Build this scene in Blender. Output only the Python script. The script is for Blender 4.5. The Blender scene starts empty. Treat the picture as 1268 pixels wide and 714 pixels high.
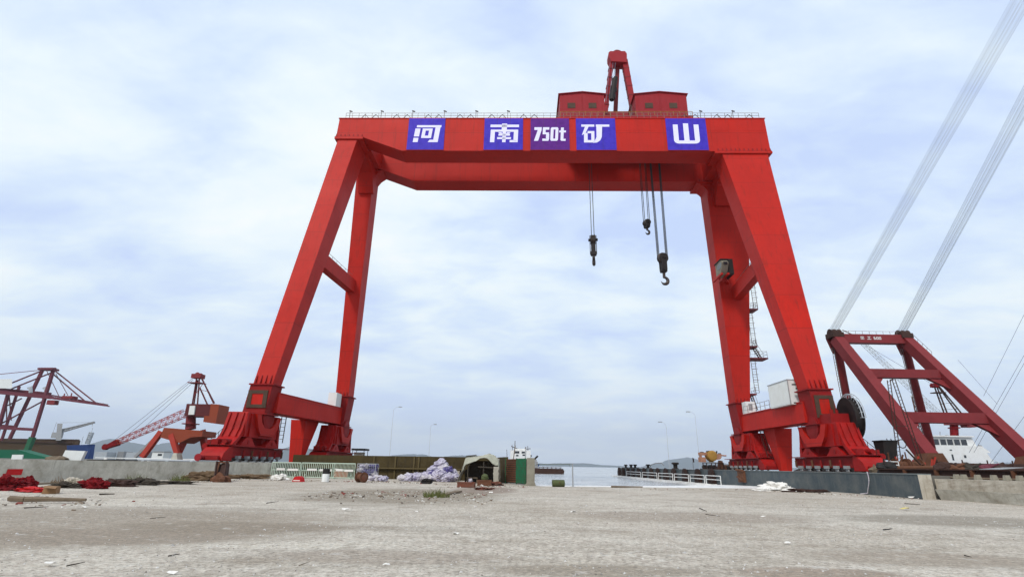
import bpy, bmesh, math, random
from mathutils import Vector, Matrix, noise as mnoise
R = math.radians
SC = bpy.context.scene
COL = SC.collection
rnd = random.Random(7)

# ------------------------------------------------------------------ camera
W_PX, H_PX, F_PX = 1268.0, 714.0, 640.0
H_CAM = 1.7
PITCH = math.atan(219.0 / F_PX)
ROLL = R(0.95)
FWD = Vector((0, math.cos(PITCH), math.sin(PITCH)))
R0 = Vector((1, 0, 0)); U0 = Vector((0, -math.sin(PITCH), math.cos(PITCH)))
RGT = R0 * math.cos(ROLL) + U0 * math.sin(ROLL)
UPV = U0 * math.cos(ROLL) - R0 * math.sin(ROLL)
CAMP = Vector((0, 0, H_CAM))

cam = bpy.data.cameras.new('camera'); camo = bpy.data.objects.new('camera', cam)
COL.objects.link(camo)
cam.sensor_width = 36.0; cam.sensor_fit = 'HORIZONTAL'
cam.lens = 36.0 * F_PX / W_PX
cam.clip_start = 0.1; cam.clip_end = 20000
m = Matrix((RGT, UPV, -FWD)).transposed().to_4x4(); m.translation = CAMP
camo.matrix_world = m
SC.camera = camo

def ray(px, py):
    return RGT * ((px - W_PX/2) / F_PX) + UPV * ((H_PX/2 - py) / F_PX) + FWD
def at(px, py, Y):            # point seen at a pixel at world depth Y
    d = ray(px, py); return CAMP + d * (Y / d.y)
def gz(px, py, z=0.0):        # point seen at a pixel on the level z
    d = ray(px, py); return CAMP + d * ((z - H_CAM) / d.z)
def atx(px, py, X):
    d = ray(px, py); return CAMP + d * (X / d.x)

# ------------------------------------------------------------------ mesh builder
Z = Vector((0, 0, 1))
class MB:
    def __init__(s): s.v = []; s.f = []
    def add(s, vs, fs):
        n = len(s.v); s.v += [tuple(v) for v in vs]; s.f += [tuple(i + n for i in f) for f in fs]; return s
    def box(s, x0, x1, y0, y1, z0, z1):
        return s.add([(x0,y0,z0),(x1,y0,z0),(x1,y1,z0),(x0,y1,z0),(x0,y0,z1),(x1,y0,z1),(x1,y1,z1),(x0,y1,z1)],
                     [(0,3,2,1),(4,5,6,7),(0,1,5,4),(1,2,6,5),(2,3,7,6),(3,0,4,7)])
    def frustum(s, a, b):     # two quads
        return s.add(list(a) + list(b), [(3,2,1,0),(4,5,6,7),(0,1,5,4),(1,2,6,5),(2,3,7,6),(3,0,4,7)])
    def beam(s, p, q, w, h, up=Z, w2=None, h2=None):
        p = Vector(p); q = Vector(q); d = (q - p).normalized(); up = Vector(up)
        sd = d.cross(up)
        if sd.length < 1e-4: sd = d.cross(Vector((0, 1, 0)))
        sd.normalize(); u = sd.cross(d).normalized()
        w2 = w if w2 is None else w2; h2 = h if h2 is None else h2
        def quad(c, w, h): return [c - sd*w/2 - u*h/2, c + sd*w/2 - u*h/2, c + sd*w/2 + u*h/2, c - sd*w/2 + u*h/2]
        return s.frustum(quad(p, w, h), quad(q, w2, h2))
    def tube(s, p, q, r, n=8, r2=None, cap=True):
        p = Vector(p); q = Vector(q); d = (q - p)
        if d.length < 1e-6: return s
        d.normalize(); a = d.orthogonal().normalized(); b = d.cross(a)
        r2 = r if r2 is None else r2
        vs = []
        for c, rr in ((p, r), (q, r2)):
            for i in range(n):
                t = 2*math.pi*i/n; vs.append(c + (a*math.cos(t) + b*math.sin(t))*rr)
        fs = [(i, (i+1) % n, n + (i+1) % n, n + i) for i in range(n)]
        if cap: fs += [tuple(range(n-1, -1, -1)), tuple(range(n, 2*n))]
        return s.add(vs, fs)
    def path(s, pts, r, n=6):
        for a, b in zip(pts[:-1], pts[1:]): s.tube(a, b, r, n)
        return s
    def prism(s, poly, vec):
        poly = [Vector(p) for p in poly]; vec = Vector(vec); n = len(poly)
        return s.add(poly + [p + vec for p in poly],
                     [tuple(range(n-1, -1, -1)), tuple(range(n, 2*n))] + [(i, (i+1) % n, n + (i+1) % n, n + i) for i in range(n)])
    def lathe(s, prof, o, axis=Z, n=20):
        o = Vector(o); d = Vector(axis).normalized(); a = d.orthogonal().normalized(); b = d.cross(a)
        vs = []; k = len(prof)
        for r, h in prof:
            for i in range(n):
                t = 2*math.pi*i/n; vs.append(o + d*h + (a*math.cos(t) + b*math.sin(t))*r)
        fs = [(j*n+i, j*n+(i+1) % n, (j+1)*n+(i+1) % n, (j+1)*n+i) for j in range(k-1) for i in range(n)]
        fs += [tuple(range(n-1, -1, -1)), tuple(range((k-1)*n, k*n))]
        return s.add(vs, fs)
    def ring(s, c, axis, R1, r, n=28, k=6, a0=0, a1=2*math.pi):
        c = Vector(c); d = Vector(axis).normalized(); a = d.orthogonal().normalized(); b = d.cross(a)
        full = abs(a1 - a0 - 2*math.pi) < 1e-6; m = n if full else n + 1; vs = []
        for i in range(m):
            t = a0 + (a1 - a0)*i/n; e = a*math.cos(t) + b*math.sin(t)
            for j in range(k):
                q = 2*math.pi*j/k; vs.append(c + e*(R1 + r*math.cos(q)) + d*r*math.sin(q))
        fs = []
        for i in range(n):
            i2 = (i+1) % m
            for j in range(k): fs.append((i*k+j, i*k+(j+1) % k, i2*k+(j+1) % k, i2*k+j))
        return s.add(vs, fs)
    def blob(s, c, rad, seed=0, amp=.3, nu=14, nv=9, fr=1.3, flat=None):
        c = Vector(c); vs = []
        for j in range(nv+1):
            ph = math.pi*j/nv
            for i in range(nu):
                t = 2*math.pi*i/nu
                d = Vector((math.sin(ph)*math.cos(t), math.sin(ph)*math.sin(t), math.cos(ph)))
                k = 1 + amp*mnoise.noise(d*fr + Vector((seed*3.7, seed*1.3, 0)))*1.6 + amp*.4*mnoise.noise(d*fr*3 + Vector((0, seed*2.1, seed)))
                p = Vector((d.x*rad[0]*k, d.y*rad[1]*k, d.z*rad[2]*k)) + c
                if flat is not None and p.z < flat: p.z = flat
                vs.append(p)
        fs = [(j*nu+i, j*nu+(i+1) % nu, (j+1)*nu+(i+1) % nu, (j+1)*nu+i) for j in range(nv) for i in range(nu)]
        return s.add(vs, fs)
    def crumple(s, c, rad, seed=0, amp=.35, nu=44, nv=24, flat=None):
        c = Vector(c); vs = []; off = Vector((seed*1.7, seed*.9, seed*.37))
        for j in range(nv+1):
            ph = math.pi*j/nv
            for i in range(nu):
                t = 2*math.pi*i/nu; d = Vector((math.sin(ph)*math.cos(t), math.sin(ph)*math.sin(t), math.cos(ph)))
                k = 1 + amp*1.3*mnoise.noise(d*1.4 + off)
                k += amp*(.75*(.5 - abs(mnoise.noise(d*2.6 + off*2))*2.2) + .45*(.5 - abs(mnoise.noise(d*5.5 + off*3))*2.2) + .22*(.5 - abs(mnoise.noise(d*12 + off))*2.2))
                k += amp*.12*math.sin(i*12.9898 + j*78.233 + seed)
                p = Vector((d.x*rad[0]*k, d.y*rad[1]*k, d.z*rad[2]*k)) + c
                if flat is not None and p.z < flat: p.z = flat
                vs.append(p)
        return s.add(vs, [(j*nu+i, j*nu+(i+1) % nu, (j+1)*nu+(i+1) % nu, (j+1)*nu+i) for j in range(nv) for i in range(nu)])
    def sheet(s, fn, nu, nv):
        vs = [fn(i/nu, j/nv) for j in range(nv+1) for i in range(nu+1)]
        return s.add(vs, [(j*(nu+1)+i, j*(nu+1)+i+1, (j+1)*(nu+1)+i+1, (j+1)*(nu+1)+i) for j in range(nv) for i in range(nu)])
    def lattice(s, p, q, w, h, n, r=.05, up=Z, w2=None, h2=None, k=4):
        p = Vector(p); q = Vector(q); d = (q-p).normalized(); sd = d.cross(Vector(up)).normalized(); u = sd.cross(d).normalized()
        w2 = w if w2 is None else w2; h2 = h if h2 is None else h2
        def cor(t):
            c = p.lerp(q, t); ww = w + (w2-w)*t; hh = h + (h2-h)*t
            return [c + sd*a*ww/2 + u*b*hh/2 for a, b in ((-1,-1),(1,-1),(1,1),(-1,1))]
        A = cor(0); B = cor(1)
        for a, b in zip(A, B): s.tube(a, b, r*1.5, k)
        for i in range(n):
            c0 = cor(i/n); c1 = cor((i+1)/n)
            for j in range(4):
                s.tube(c0[j], c1[(j+1) % 4] if i % 2 else c1[(j+3) % 4], r, 3)
                s.tube(c1[j], c1[(j+1) % 4], r, 3)
        return s
    def build(s, name, mat, parent=None, smooth=False, solid=0):
        me = bpy.data.meshes.new(name)
        bm = bmesh.new(); vs = [bm.verts.new(v) for v in s.v]
        for f in s.f:
            if len(set(f)) < 3: continue
            try: bm.faces.new([vs[i] for i in f])
            except ValueError: pass
        bmesh.ops.recalc_face_normals(bm, faces=bm.faces)
        if smooth:
            for f in bm.faces: f.smooth = True
        bm.to_mesh(me); bm.free()
        if isinstance(mat, str): mat = M[mat]
        me.materials.append(mat)
        o = bpy.data.objects.new(name, me); COL.objects.link(o)
        if parent is not None: o.parent = parent
        if solid:
            md = o.modifiers.new('thick', 'SOLIDIFY'); md.thickness = solid; md.offset = 0
        return o

def empty(name, loc=(0, 0, 0), rz=0.0):
    o = bpy.data.objects.new(name, None); COL.objects.link(o)
    o.location = loc; o.rotation_euler = (0, 0, rz); o.empty_display_size = .3
    return o
def tag(o, label, cat, group=None, kind=None):
    o['label'] = label; o['category'] = cat
    if group: o['group'] = group
    if kind: o['kind'] = kind
    return o
def struct(o):
    o['kind'] = 'structure'; return o
def copy_tree(o, parent=None):
    c = o.copy(); COL.objects.link(c)
    if parent is not None: c.parent = parent
    for ch in list(o.children): copy_tree(ch, c)
    return c

# ------------------------------------------------------------------ materials
M = {}
class NT:
    def __init__(s, mat):
        mat.use_nodes = True; s.t = mat.node_tree; s.t.nodes.clear()
        s.out = s.n('ShaderNodeOutputMaterial'); s.b = s.n('ShaderNodeBsdfPrincipled')
        s.l(s.b.outputs[0], s.out.inputs[0]); s.tc = s.n('ShaderNodeTexCoord')
    def n(s, k, **kw):
        x = s.t.nodes.new(k)
        for a, b in kw.items(): setattr(x, a, b)
        return x
    def l(s, a, b): s.t.links.new(a, b)
    def mapped(s, sc):
        mp = s.n('ShaderNodeMapping'); mp.inputs['Scale'].default_value = sc
        s.l(s.tc.outputs['Object'], mp.inputs['Vector']); return mp.outputs[0]
    def noise(s, sc, detail=4, rough=.6, vec=None):
        x = s.n('ShaderNodeTexNoise'); x.inputs['Scale'].default_value = sc
        x.inputs['Detail'].default_value = detail; x.inputs['Roughness'].default_value = rough
        s.l(vec if vec is not None else s.tc.outputs['Object'], x.inputs['Vector']); return x.outputs[0]
    def ramp(s, fac, a, b, c0=(0,0,0,1), c1=(1,1,1,1)):
        x = s.n('ShaderNodeValToRGB'); e = x.color_ramp.elements
        e[0].position = a; e[1].position = b; e[0].color = c0; e[1].color = c1
        s.l(fac, x.inputs[0]); return x.outputs[0]
    def mix(s, fac, a, b, mode='MIX'):
        x = s.n('ShaderNodeMix'); x.data_type = 'RGBA'; x.blend_type = mode
        for v, i in ((fac, 0), (a, 6), (b, 7)):
            if isinstance(v, (int, float)): x.inputs[i].default_value = v
            elif isinstance(v, (tuple, list)): x.inputs[i].default_value = tuple(v)[:3] + (1,)
            else: s.l(v, x.inputs[i])
        return x.outputs[2]
    def math(s, op, a, b=0.0):
        x = s.n('ShaderNodeMath', operation=op)
        for v, i in ((a, 0), (b, 1)):
            if isinstance(v, (int, float)): x.inputs[i].default_value = v
            else: s.l(v, x.inputs[i])
        return x.outputs[0]
    def bump(s, h, strength=.2, dist=.05):
        x = s.n('ShaderNodeBump'); x.inputs['Strength'].default_value = strength; x.inputs['Distance'].default_value = dist
        s.l(h, x.inputs['Height']); s.l(x.outputs[0], s.b.inputs['Normal'])

def paint(name, col, rough=.5, dirt=.3, dcol=None, scale=.6, streak=.35, metal=0.0, bump=.08, spec=.18, seams=False):
    mt = bpy.data.materials.new(name); M[name] = mt; t = NT(mt)
    dcol = dcol or tuple(c*.45 for c in col)
    n1 = t.noise(scale, 6, .65); n2 = t.noise(1.0, 5, .7, t.mapped((scale*5, scale*5, scale*.35)))
    n3 = t.noise(scale*9, 3, .6)
    f1 = t.math('MULTIPLY', t.ramp(n1, .42, .72), dirt)
    f2 = t.math('MULTIPLY', t.ramp(n2, .5, .75), streak)
    f = t.math('MAXIMUM', f1, f2)
    c = t.mix(f, col, dcol)
    c = t.mix(t.math('MULTIPLY', t.ramp(n3, .35, .7), .16), c, tuple(min(1, x*1.25 + .01) for x in col))
    if seams:      # plate joints and faded courses of the welded plating
        sp = t.n('ShaderNodeSeparateXYZ'); t.l(t.tc.outputs['Object'], sp.inputs[0])
        fz = t.math('FRACT', t.math('DIVIDE', sp.outputs[2], 4.7)); ln = t.math('LESS_THAN', fz, .018)
        c = t.mix(t.math('MULTIPLY', ln, .6), c, (.16, .01, .008))
        cell = t.n('ShaderNodeTexWhiteNoise', noise_dimensions='1D'); t.l(t.math('FLOOR', t.math('DIVIDE', sp.outputs[2], 4.7)), cell.inputs['W'])
        c = t.mix(t.math('MULTIPLY', cell.outputs[0], .55), c, (.40, .020, .014))
        n4 = t.noise(1.0, 4, .75, t.mapped((2.2, 2.2, .12)))
        c = t.mix(t.math('MULTIPLY', t.ramp(n4, .54, .70), .6), c, (.20, .018, .012))
    t.l(c, t.b.inputs['Base Color'])
    rr = t.math('ADD', t.math('MULTIPLY', n1, .25), rough - .1); t.l(rr, t.b.inputs['Roughness'])
    t.b.inputs['Metallic'].default_value = metal
    t.b.inputs['Specular IOR Level'].default_value = spec
    t.bump(t.math('ADD', n3, t.math('MULTIPLY', n2, .6)), bump, .05)
    return mt

RED = (.47, .014, .006)
paint('crane_red', RED, .52, .75, (.30, .010, .007), .14, .75, spec=.14, seams=True)
paint('bogie_body', (.34, .0055, .004), .55, .7, (.15, .010, .008), .5, .6)
paint('bogie_red', (.25, .006, .006), .6, .6, (.10, .010, .008), .6, .4)
paint('machine_red', (.27, .014, .020), .55, .35, (.20, .012, .014), .6, .3)
paint('dark_red', (.195, .024, .027), .55, .5, (.11, .018, .018), .5, .45)
paint('purple_red', (.13, .028, .042), .6, .3, None, .2, .3)
paint('jib_red', (.34, .032, .018), .6, .4, (.2, .03, .02), .5, .4)
paint('jib_orange', (.24, .045, .018), .6, .4, (.16, .05, .03), .5, .4)
paint('rail_steel', (.20, .17, .16), .5, .4, (.16, .07, .04), 1.5, .3, .3)
paint('rope_dark', (.035, .034, .035), .6, .2, None, 4, .2)
paint('rope_pale', (.11, .12, .16), .6, .2, None, 1, .1)
paint('black_steel', (.016, .014, .014), .6, .4, (.06, .035, .025), 2, .3)
paint('concrete_dark', (.26, .24, .19), .85, .8, (.14, .12, .09), 1.2, .8, bump=.3)
paint('jib_house', (.10, .018, .020), .6, .4)
paint('hatch_brown', (.075, .045, .03), .7, .5, (.03, .02, .015), 1.5)
paint('pole_grey', (.55, .57, .60), .6, .2)
paint('hook_steel', (.05, .043, .04), .4, .5, (.10, .05, .035), 2.5, .3, .4)
paint('hazard_ochre', (.30, .17, .05), .6, .5, (.08, .05, .03), 2, .3)
paint('white_paint', (.74, .75, .74), .5, .3, (.42, .36, .28), 1.2, .35)
paint('panel_white', (.68, .70, .69), .55, .25, (.45, .42, .36), .9, .3)
paint('grey_steel', (.30, .31, .32), .55, .4, (.16, .13, .11), 1, .3)
paint('pale_steel', (.42, .45, .48), .55, .3, None, 1, .3)
paint('sign_blue', (.05, .028, .42), .6, .7, (.022, .010, .26), 1.1, .3)
paint('sign_purple', (.10, .010, .20), .6, .7, (.055, .006, .12), 1.1, .3)
paint('letter_white', (.72, .70, .88), .6, .2, (.5, .46, .7), 1.2, .25)
paint('concrete', (.55, .525, .455), .85, .95, (.27, .24, .185), .9, .9, bump=.35, spec=.3)
paint('concrete_pale', (.47, .43, .36), .85, .95, (.22, .18, .13), 1.1, .9, bump=.35, spec=.3)
paint('slate_paint', (.055, .072, .082), .6, .85, (.14, .145, .135), .7, .9, bump=.3)
paint('slate_pale', (.16, .18, .18), .7, .5, (.09, .10, .10), .5, .5, bump=.3)
paint('olive_wall', (.062, .045, .018), .9, .8, (.025, .018, .010), .5, .9, bump=.4, spec=.2)
paint('olive_ledge', (.10, .075, .032), .9, .6, (.07, .05, .025), .7, .5, bump=.4, spec=.2)
paint('quay_top', (.15, .14, .12), .9, .6, (.09, .08, .07), .2, .2, bump=.3, spec=.2)
paint('rust', (.13, .055, .030), .8, .6, (.05, .025, .018), 1.5, .4, bump=.3)
paint('rust_dark', (.055, .028, .022), .8, .6, (.02, .014, .012), 1.2, .4, bump=.3)
paint('timber', (.17, .13, .09), .85, .5, (.08, .06, .045), 2, .3, bump=.3)
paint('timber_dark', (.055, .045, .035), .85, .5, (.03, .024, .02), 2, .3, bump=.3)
paint('rubber', (.018, .016, .016), .75, .5, (.045, .035, .028), 2, .3, bump=.3)
paint('fender_rust', (.032, .017, .014), .8, .6, (.02, .014, .012), 1.5, .5, bump=.3)
paint('hull_brown', (.055, .032, .012), .7, .6, (.045, .025, .016), .06, .5)
paint('hull_blue', (.02, .05, .17), .6, .3, None, .1, .3)
paint('green_paint', (.008, .11, .06), .6, .4, (.02, .07, .045), .2, .4)
paint('gate_green', (.007, .125, .055), .65, .9, (.05, .05, .03), 2.2, .9)
paint('barrel_green', (.075, .09, .035), .55, .5, (.05, .055, .025), 2, .4)
paint('mesh_green', (.46, .55, .45), .6, .3, (.30, .32, .26), 2, .3)
paint('tarp', (.40, .37, .31), .8, .5, (.22, .19, .16), 1.2, .5, bump=.5, spec=.3)
paint('tarp_green', (.40, .40, .33), .8, .5, (.20, .20, .16), 1.2, .5, bump=.5, spec=.3)
paint('sack_lilac', (.52, .49, .56), .8, 1.0, (.06, .035, .17), 2.2, .9, bump=.6, spec=.2)
paint('sack_blue', (.055, .04, .17), .8, .9, (.40, .38, .48), 3.0, .6, bump=.6, spec=.2)
paint('sack_white', (.56, .53, .54), .8, .9, (.16, .12, .24), 2.6, .5, bump=.6, spec=.2)
paint('cloth_red', (.20, .008, .012), .85, .9, (.045, .004, .005), 1.6, .6, bump=.8, spec=.15)
paint('plastic_red', (.46, .012, .014), .5, .4, (.25, .02, .02), 1.5, .3)
paint('carton', (.26, .15, .075), .85, .4, (.14, .08, .05), 2, .3)
paint('orange_box', (.34, .10, .045), .75, .4, (.18, .07, .04), 2, .3)
paint('brick_red', (.16, .055, .035), .85, .8, (.13, .095, .075), 3, .3, spec=.1)
paint('yellow_machine', (.50, .27, .055), .6, .5, (.22, .12, .04), 1.2, .4)
paint('pink_machine', (.50, .25, .16), .65, .5, (.26, .12, .08), 1.2, .4)
paint('window_dark', (.02, .024, .03), .15, .2, None, 1, .1, spec=.7)
paint('pebble_grey', (.36, .35, .33), .9, .5, (.16, .15, .14), 20, .2)
paint('litter_white', (.72, .70, .66), .8, .3, (.5, .45, .4), 4, .2)
paint('litter_yellow', (.60, .50, .16), .8, .3, None, 4, .2)
paint('soil', (.15, .10, .06), .95, .6, (.08, .055, .035), 2, .1, bump=.6, spec=.1)
paint('weed', (.085, .10, .03), .8, .5, (.13, .11, .04), 3, .1, spec=.2)
paint('hill_green', (.055, .07, .06), .95, .4, (.03, .04, .035), .01, .1, spec=.1)
paint('far_town', (.45, .45, .45), .9, .3, None, .05, .1)

def ground_mat():
    mt = bpy.data.materials.new('yard_gravel'); M['yard_gravel'] = mt; t = NT(mt)
    big = t.noise(.07, 5, .6); mid = t.noise(.35, 6, .7); trk = t.noise(1.0, 5, .65, t.mapped((.09, .55, 1)))
    fine = t.noise(9, 6, .8); spk = t.noise(45, 3, .8)
    v = t.n('ShaderNodeTexVoronoi'); v.inputs['Scale'].default_value = 16; t.l(t.tc.outputs['Object'], v.inputs['Vector'])
    v2 = t.n('ShaderNodeTexVoronoi'); v2.inputs['Scale'].default_value = 3.2; t.l(t.tc.outputs['Object'], v2.inputs['Vector'])
    c = t.mix(t.ramp(big, .42, .60), (.585, .54, .465), (.49, .43, .35))
    c = t.mix(t.math('MULTIPLY', t.ramp(mid, .50, .66), .65), c, (.30, .24, .18))
    c = t.mix(t.math('MULTIPLY', t.ramp(trk, .52, .66), .55), c, (.65, .605, .525))
    c = t.mix(t.math('MULTIPLY', t.ramp(trk, .28, .44, (1,1,1,1), (0,0,0,1)), .6), c, (.25, .20, .145))
    # soil patches of the yard
    geo = t.n('ShaderNodeSeparateXYZ'); t.l(t.tc.outputs['Object'], geo.inputs[0])
    def patch(cx, cy, rx, ry):
        a = t.math('DIVIDE', t.math('SUBTRACT', geo.outputs[0], cx), rx); b = t.math('DIVIDE', t.math('SUBTRACT', geo.outputs[1], cy), ry)
        d = t.math('ADD', t.math('MULTIPLY', a, a), t.math('MULTIPLY', b, b))
        return t.ramp(t.math('ADD', d, t.math('ADD', t.math('MULTIPLY', t.math('SUBTRACT', mid, .5), 2.0), t.math('MULTIPLY', t.math('SUBTRACT', fine, .5), 1.6))), .45, 1.25, (1,1,1,1), (0,0,0,1))
    for p, k, colr in ((gz(500, 612), (6.2, 9), (.235, .19, .135)), (gz(600, 606), (2.6, 6), (.22, .15, .11)),
                       (gz(70, 645), (9, 5.5), (.31, .255, .195)), (gz(150, 662), (4, 1.6), (.29, .235, .18)), (gz(290, 652), (3.2, 1.5), (.26, .21, .155)), (gz(1010, 712), (1.6, .8), (.30, .225, .165)), (gz(860, 640), (5, 2.5), (.36, .30, .24)), (gz(1150, 690), (3, 1.2), (.36, .30, .235)), (gz(480, 690), (3, .9), (.37, .31, .25)),
                       (gz(740, 708), (2.2, .6), (.30, .25, .19)), (gz(60, 596), (12, 2.2), (.17, .13, .09)), (gz(1200, 645), (5, 3), (.27, .235, .185))):
        c = t.mix(t.math('MULTIPLY', patch(p.x, p.y, *k), .78), c, colr)
    sp = t.math('MULTIPLY', t.ramp(v.outputs['Color'], .2, .8), 1.0)
    c = t.mix(.30, c, t.mix(sp, tuple([.12]*3), tuple([.62]*3)), 'OVERLAY')
    c = t.mix(t.math('MULTIPLY', t.ramp(fine, .48, .62), .85), c, (.175, .15, .12))
    md2 = t.noise(2.2, 6, .75)
    c = t.mix(t.math('MULTIPLY', t.ramp(md2, .50, .66), .55), c, (.25, .215, .175))
    c = t.mix(t.math('MULTIPLY', t.ramp(md2, .30, .44, (1,1,1,1), (0,0,0,1)), .5), c, (.66, .645, .61))
    c = t.mix(t.math('MULTIPLY', t.ramp(spk, .60, .70), .55), c, (.66, .65, .62))
    c = t.mix(t.math('MULTIPLY', t.ramp(spk, .28, .38, (1,1,1,1), (0,0,0,1)), .6), c, (.09, .08, .07))
    dk = t.ramp(v2.outputs['Distance'], .04, .10, (1,1,1,1), (0,0,0,1))
    c = t.mix(t.math('MULTIPLY', dk, .7), c, (.10, .085, .07))
    t.l(c, t.b.inputs['Base Color']); t.b.inputs['Roughness'].default_value = .92; t.b.inputs['Specular IOR Level'].default_value = .25
    h = t.math('ADD', t.math('MULTIPLY', fine, .6), t.math('ADD', t.math('MULTIPLY', v.outputs['Distance'], .7), t.math('MULTIPLY', spk, .3)))
    t.bump(h, .5, .03)
ground_mat()

def water_mat():
    mt = bpy.data.materials.new('sea_water'); M['sea_water'] = mt; t = NT(mt)
    n1 = t.noise(1.0, 5, .65, t.mapped((.35, .9, 1))); n2 = t.noise(1.0, 4, .6, t.mapped((.03, .07, 1)))
    c = t.mix(t.ramp(n1, .40, .60), (.15, .155, .165), (.58, .575, .56))  # light and dark of the ripples painted into the base colour
    t.l(c, t.b.inputs['Base Color']); t.b.inputs['Roughness'].default_value = .16
    t.bump(t.math('ADD', n1, t.math('MULTIPLY', n2, 1.5)), .9, .28)
water_mat()

def wet_mat():
    mt = bpy.data.materials.new('wet_slab'); M['wet_slab'] = mt; t = NT(mt)
    n1 = t.noise(.5, 5, .65); n2 = t.noise(1.0, 4, .7, t.mapped((.2, 1.2, 1)))
    c = t.mix(t.ramp(n1, .4, .65), (.82, .81, .78), (.66, .64, .60)); c = t.mix(t.math('MULTIPLY', t.ramp(n2, .55, .7), .6), c, (.75, .74, .72))
    t.l(c, t.b.inputs['Base Color']); t.l(t.ramp(n1, .4, .6, (.25,)*3 + (1,), (.7,)*3 + (1,)), t.b.inputs['Roughness'])
wet_mat()
# ------------------------------------------------------------------ world and light
SUN_EL, SUN_AZ = R(43), R(208)          # azimuth clockwise from +Y: behind the camera, to the left
wd = bpy.data.worlds.new('World'); SC.world = wd; wd.use_nodes = True
nt = wd.node_tree; nt.nodes.clear()
def wn(k, **kw):
    x = nt.nodes.new(k)
    for a, b in kw.items(): setattr(x, a, b)
    return x
L = nt.links.new
wo = wn('ShaderNodeOutputWorld'); bg = wn('ShaderNodeBackground'); L(bg.outputs[0], wo.inputs[0]); bg.inputs[1].default_value = .10
sky = wn('ShaderNodeTexSky'); sky.sky_type = 'NISHITA'; sky.sun_disc = False
sky.sun_elevation = SUN_EL; sky.sun_rotation = SUN_AZ; sky.air_density = 1.0; sky.dust_density = 2.0
tc = wn('ShaderNodeTexCoord'); sx = wn('ShaderNodeSeparateXYZ'); L(tc.outputs['Generated'], sx.inputs[0])
def wm(op, a, b=0.0):
    x = wn('ShaderNodeMath', operation=op)
    for v, i in ((a, 0), (b, 1)):
        if isinstance(v, (int, float)): x.inputs[i].default_value = v
        else: L(v, x.inputs[i])
    return x.outputs[0]
def wramp(fac, pts):
    x = wn('ShaderNodeValToRGB'); e = x.color_ramp.elements
    while len(e) < len(pts): e.new(.5)
    for q, (p, c) in zip(e, pts): q.position = p; q.color = tuple(c) + (1,) if len(c) == 3 else c
    L(fac, x.inputs[0]); return x.outputs[0]
def wmix(f, a, b):
    x = wn('ShaderNodeMix'); x.data_type = 'RGBA'
    for v, i in ((f, 0), (a, 6), (b, 7)):
        if isinstance(v, (int, float)): x.inputs[i].default_value = v
        elif isinstance(v, tuple): x.inputs[i].default_value = v + (1,)
        else: L(v, x.inputs[i])
    return x.outputs[2]
zc = wm('MAXIMUM', sx.outputs[2], 0.0)
den = wm('ADD', zc, .24)
cv = wn('ShaderNodeCombineXYZ'); L(wm('DIVIDE', sx.outputs[0], den), cv.inputs[0]); L(wm('DIVIDE', sx.outputs[1], den), cv.inputs[1])
def wnoise(sc, loc, rot, scale3, det, rough, dist=0.0):
    mp = wn('ShaderNodeMapping'); mp.inputs['Scale'].default_value = scale3; mp.inputs['Location'].default_value = loc
    mp.inputs['Rotation'].default_value = (0, 0, rot); L(cv.outputs[0], mp.inputs[0])
    x = wn('ShaderNodeTexNoise'); x.inputs['Scale'].default_value = sc; x.inputs['Detail'].default_value = det
    x.inputs['Roughness'].default_value = rough; x.inputs['Distortion'].default_value = dist
    L(mp.outputs[0], x.inputs['Vector']); return x.outputs[0]
n_big = wnoise(1.0, (3.1, 1.7, 0), R(35), (1, 1.7, 1), 6, .5, .5)
n_mid = wnoise(3.2, (0, 4, 0), R(20), (1, 1.5, 1), 6, .55, .3)
n = wm('ADD', wm('MULTIPLY', n_big, .62), wm('MULTIPLY', n_mid, .38))
cl_ = wramp(n, [(.38, (6.5, 7.9, 11.0)), (.46, (7.9, 9.3, 11.2)), (.55, (9.6, 10.7, 11.3)), (.66, (11.0, 11.5, 11.4))])
hz = wramp(zc, [(0.0, (8.8, 9.8, 11.2)), (.06, (7.7, 8.8, 11.0)), (.16, (8.0, 9.3, 11.1)), (.5, (9, 10, 10.5))])
hzf = wramp(zc, [(0.0, (1, 1, 1)), (.05, (.85,)*3), (.22, (.15,)*3), (.4, (0, 0, 0))])
hband = wm('MULTIPLY', hzf, wramp(n_mid, [(.35, (1, 1, 1)), (.72, (.45,)*3)]))
cloud = wmix(hband, cl_, hz)
L(wmix(.90, sky.outputs[0], cloud), bg.inputs[0])

sd = bpy.data.lights.new('sun', 'SUN'); sd.energy = 2.3; sd.angle = R(12); sd.color = (1, .95, .88)
so = bpy.data.objects.new('sun', sd); COL.objects.link(so)
sdir = Vector((math.sin(SUN_AZ)*math.cos(SUN_EL), math.cos(SUN_AZ)*math.cos(SUN_EL), math.sin(SUN_EL)))
so.rotation_euler = (-sdir).to_track_quat('-Z', 'Y').to_euler()
SC.view_settings.view_transform = 'Standard'; SC.view_settings.look = 'None'
SC.view_settings.exposure = 0.0; SC.view_settings.gamma = 1.0; SC.view_settings.use_curve_mapping = False
SC.cycles.use_denoising = True; SC.cycles.max_bounces = 6; SC.cycles.diffuse_bounces = 3; SC.cycles.glossy_bounces = 3
SC.cycles.transparent_max_bounces = 4; SC.cycles.volume_bounces = 0

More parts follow.
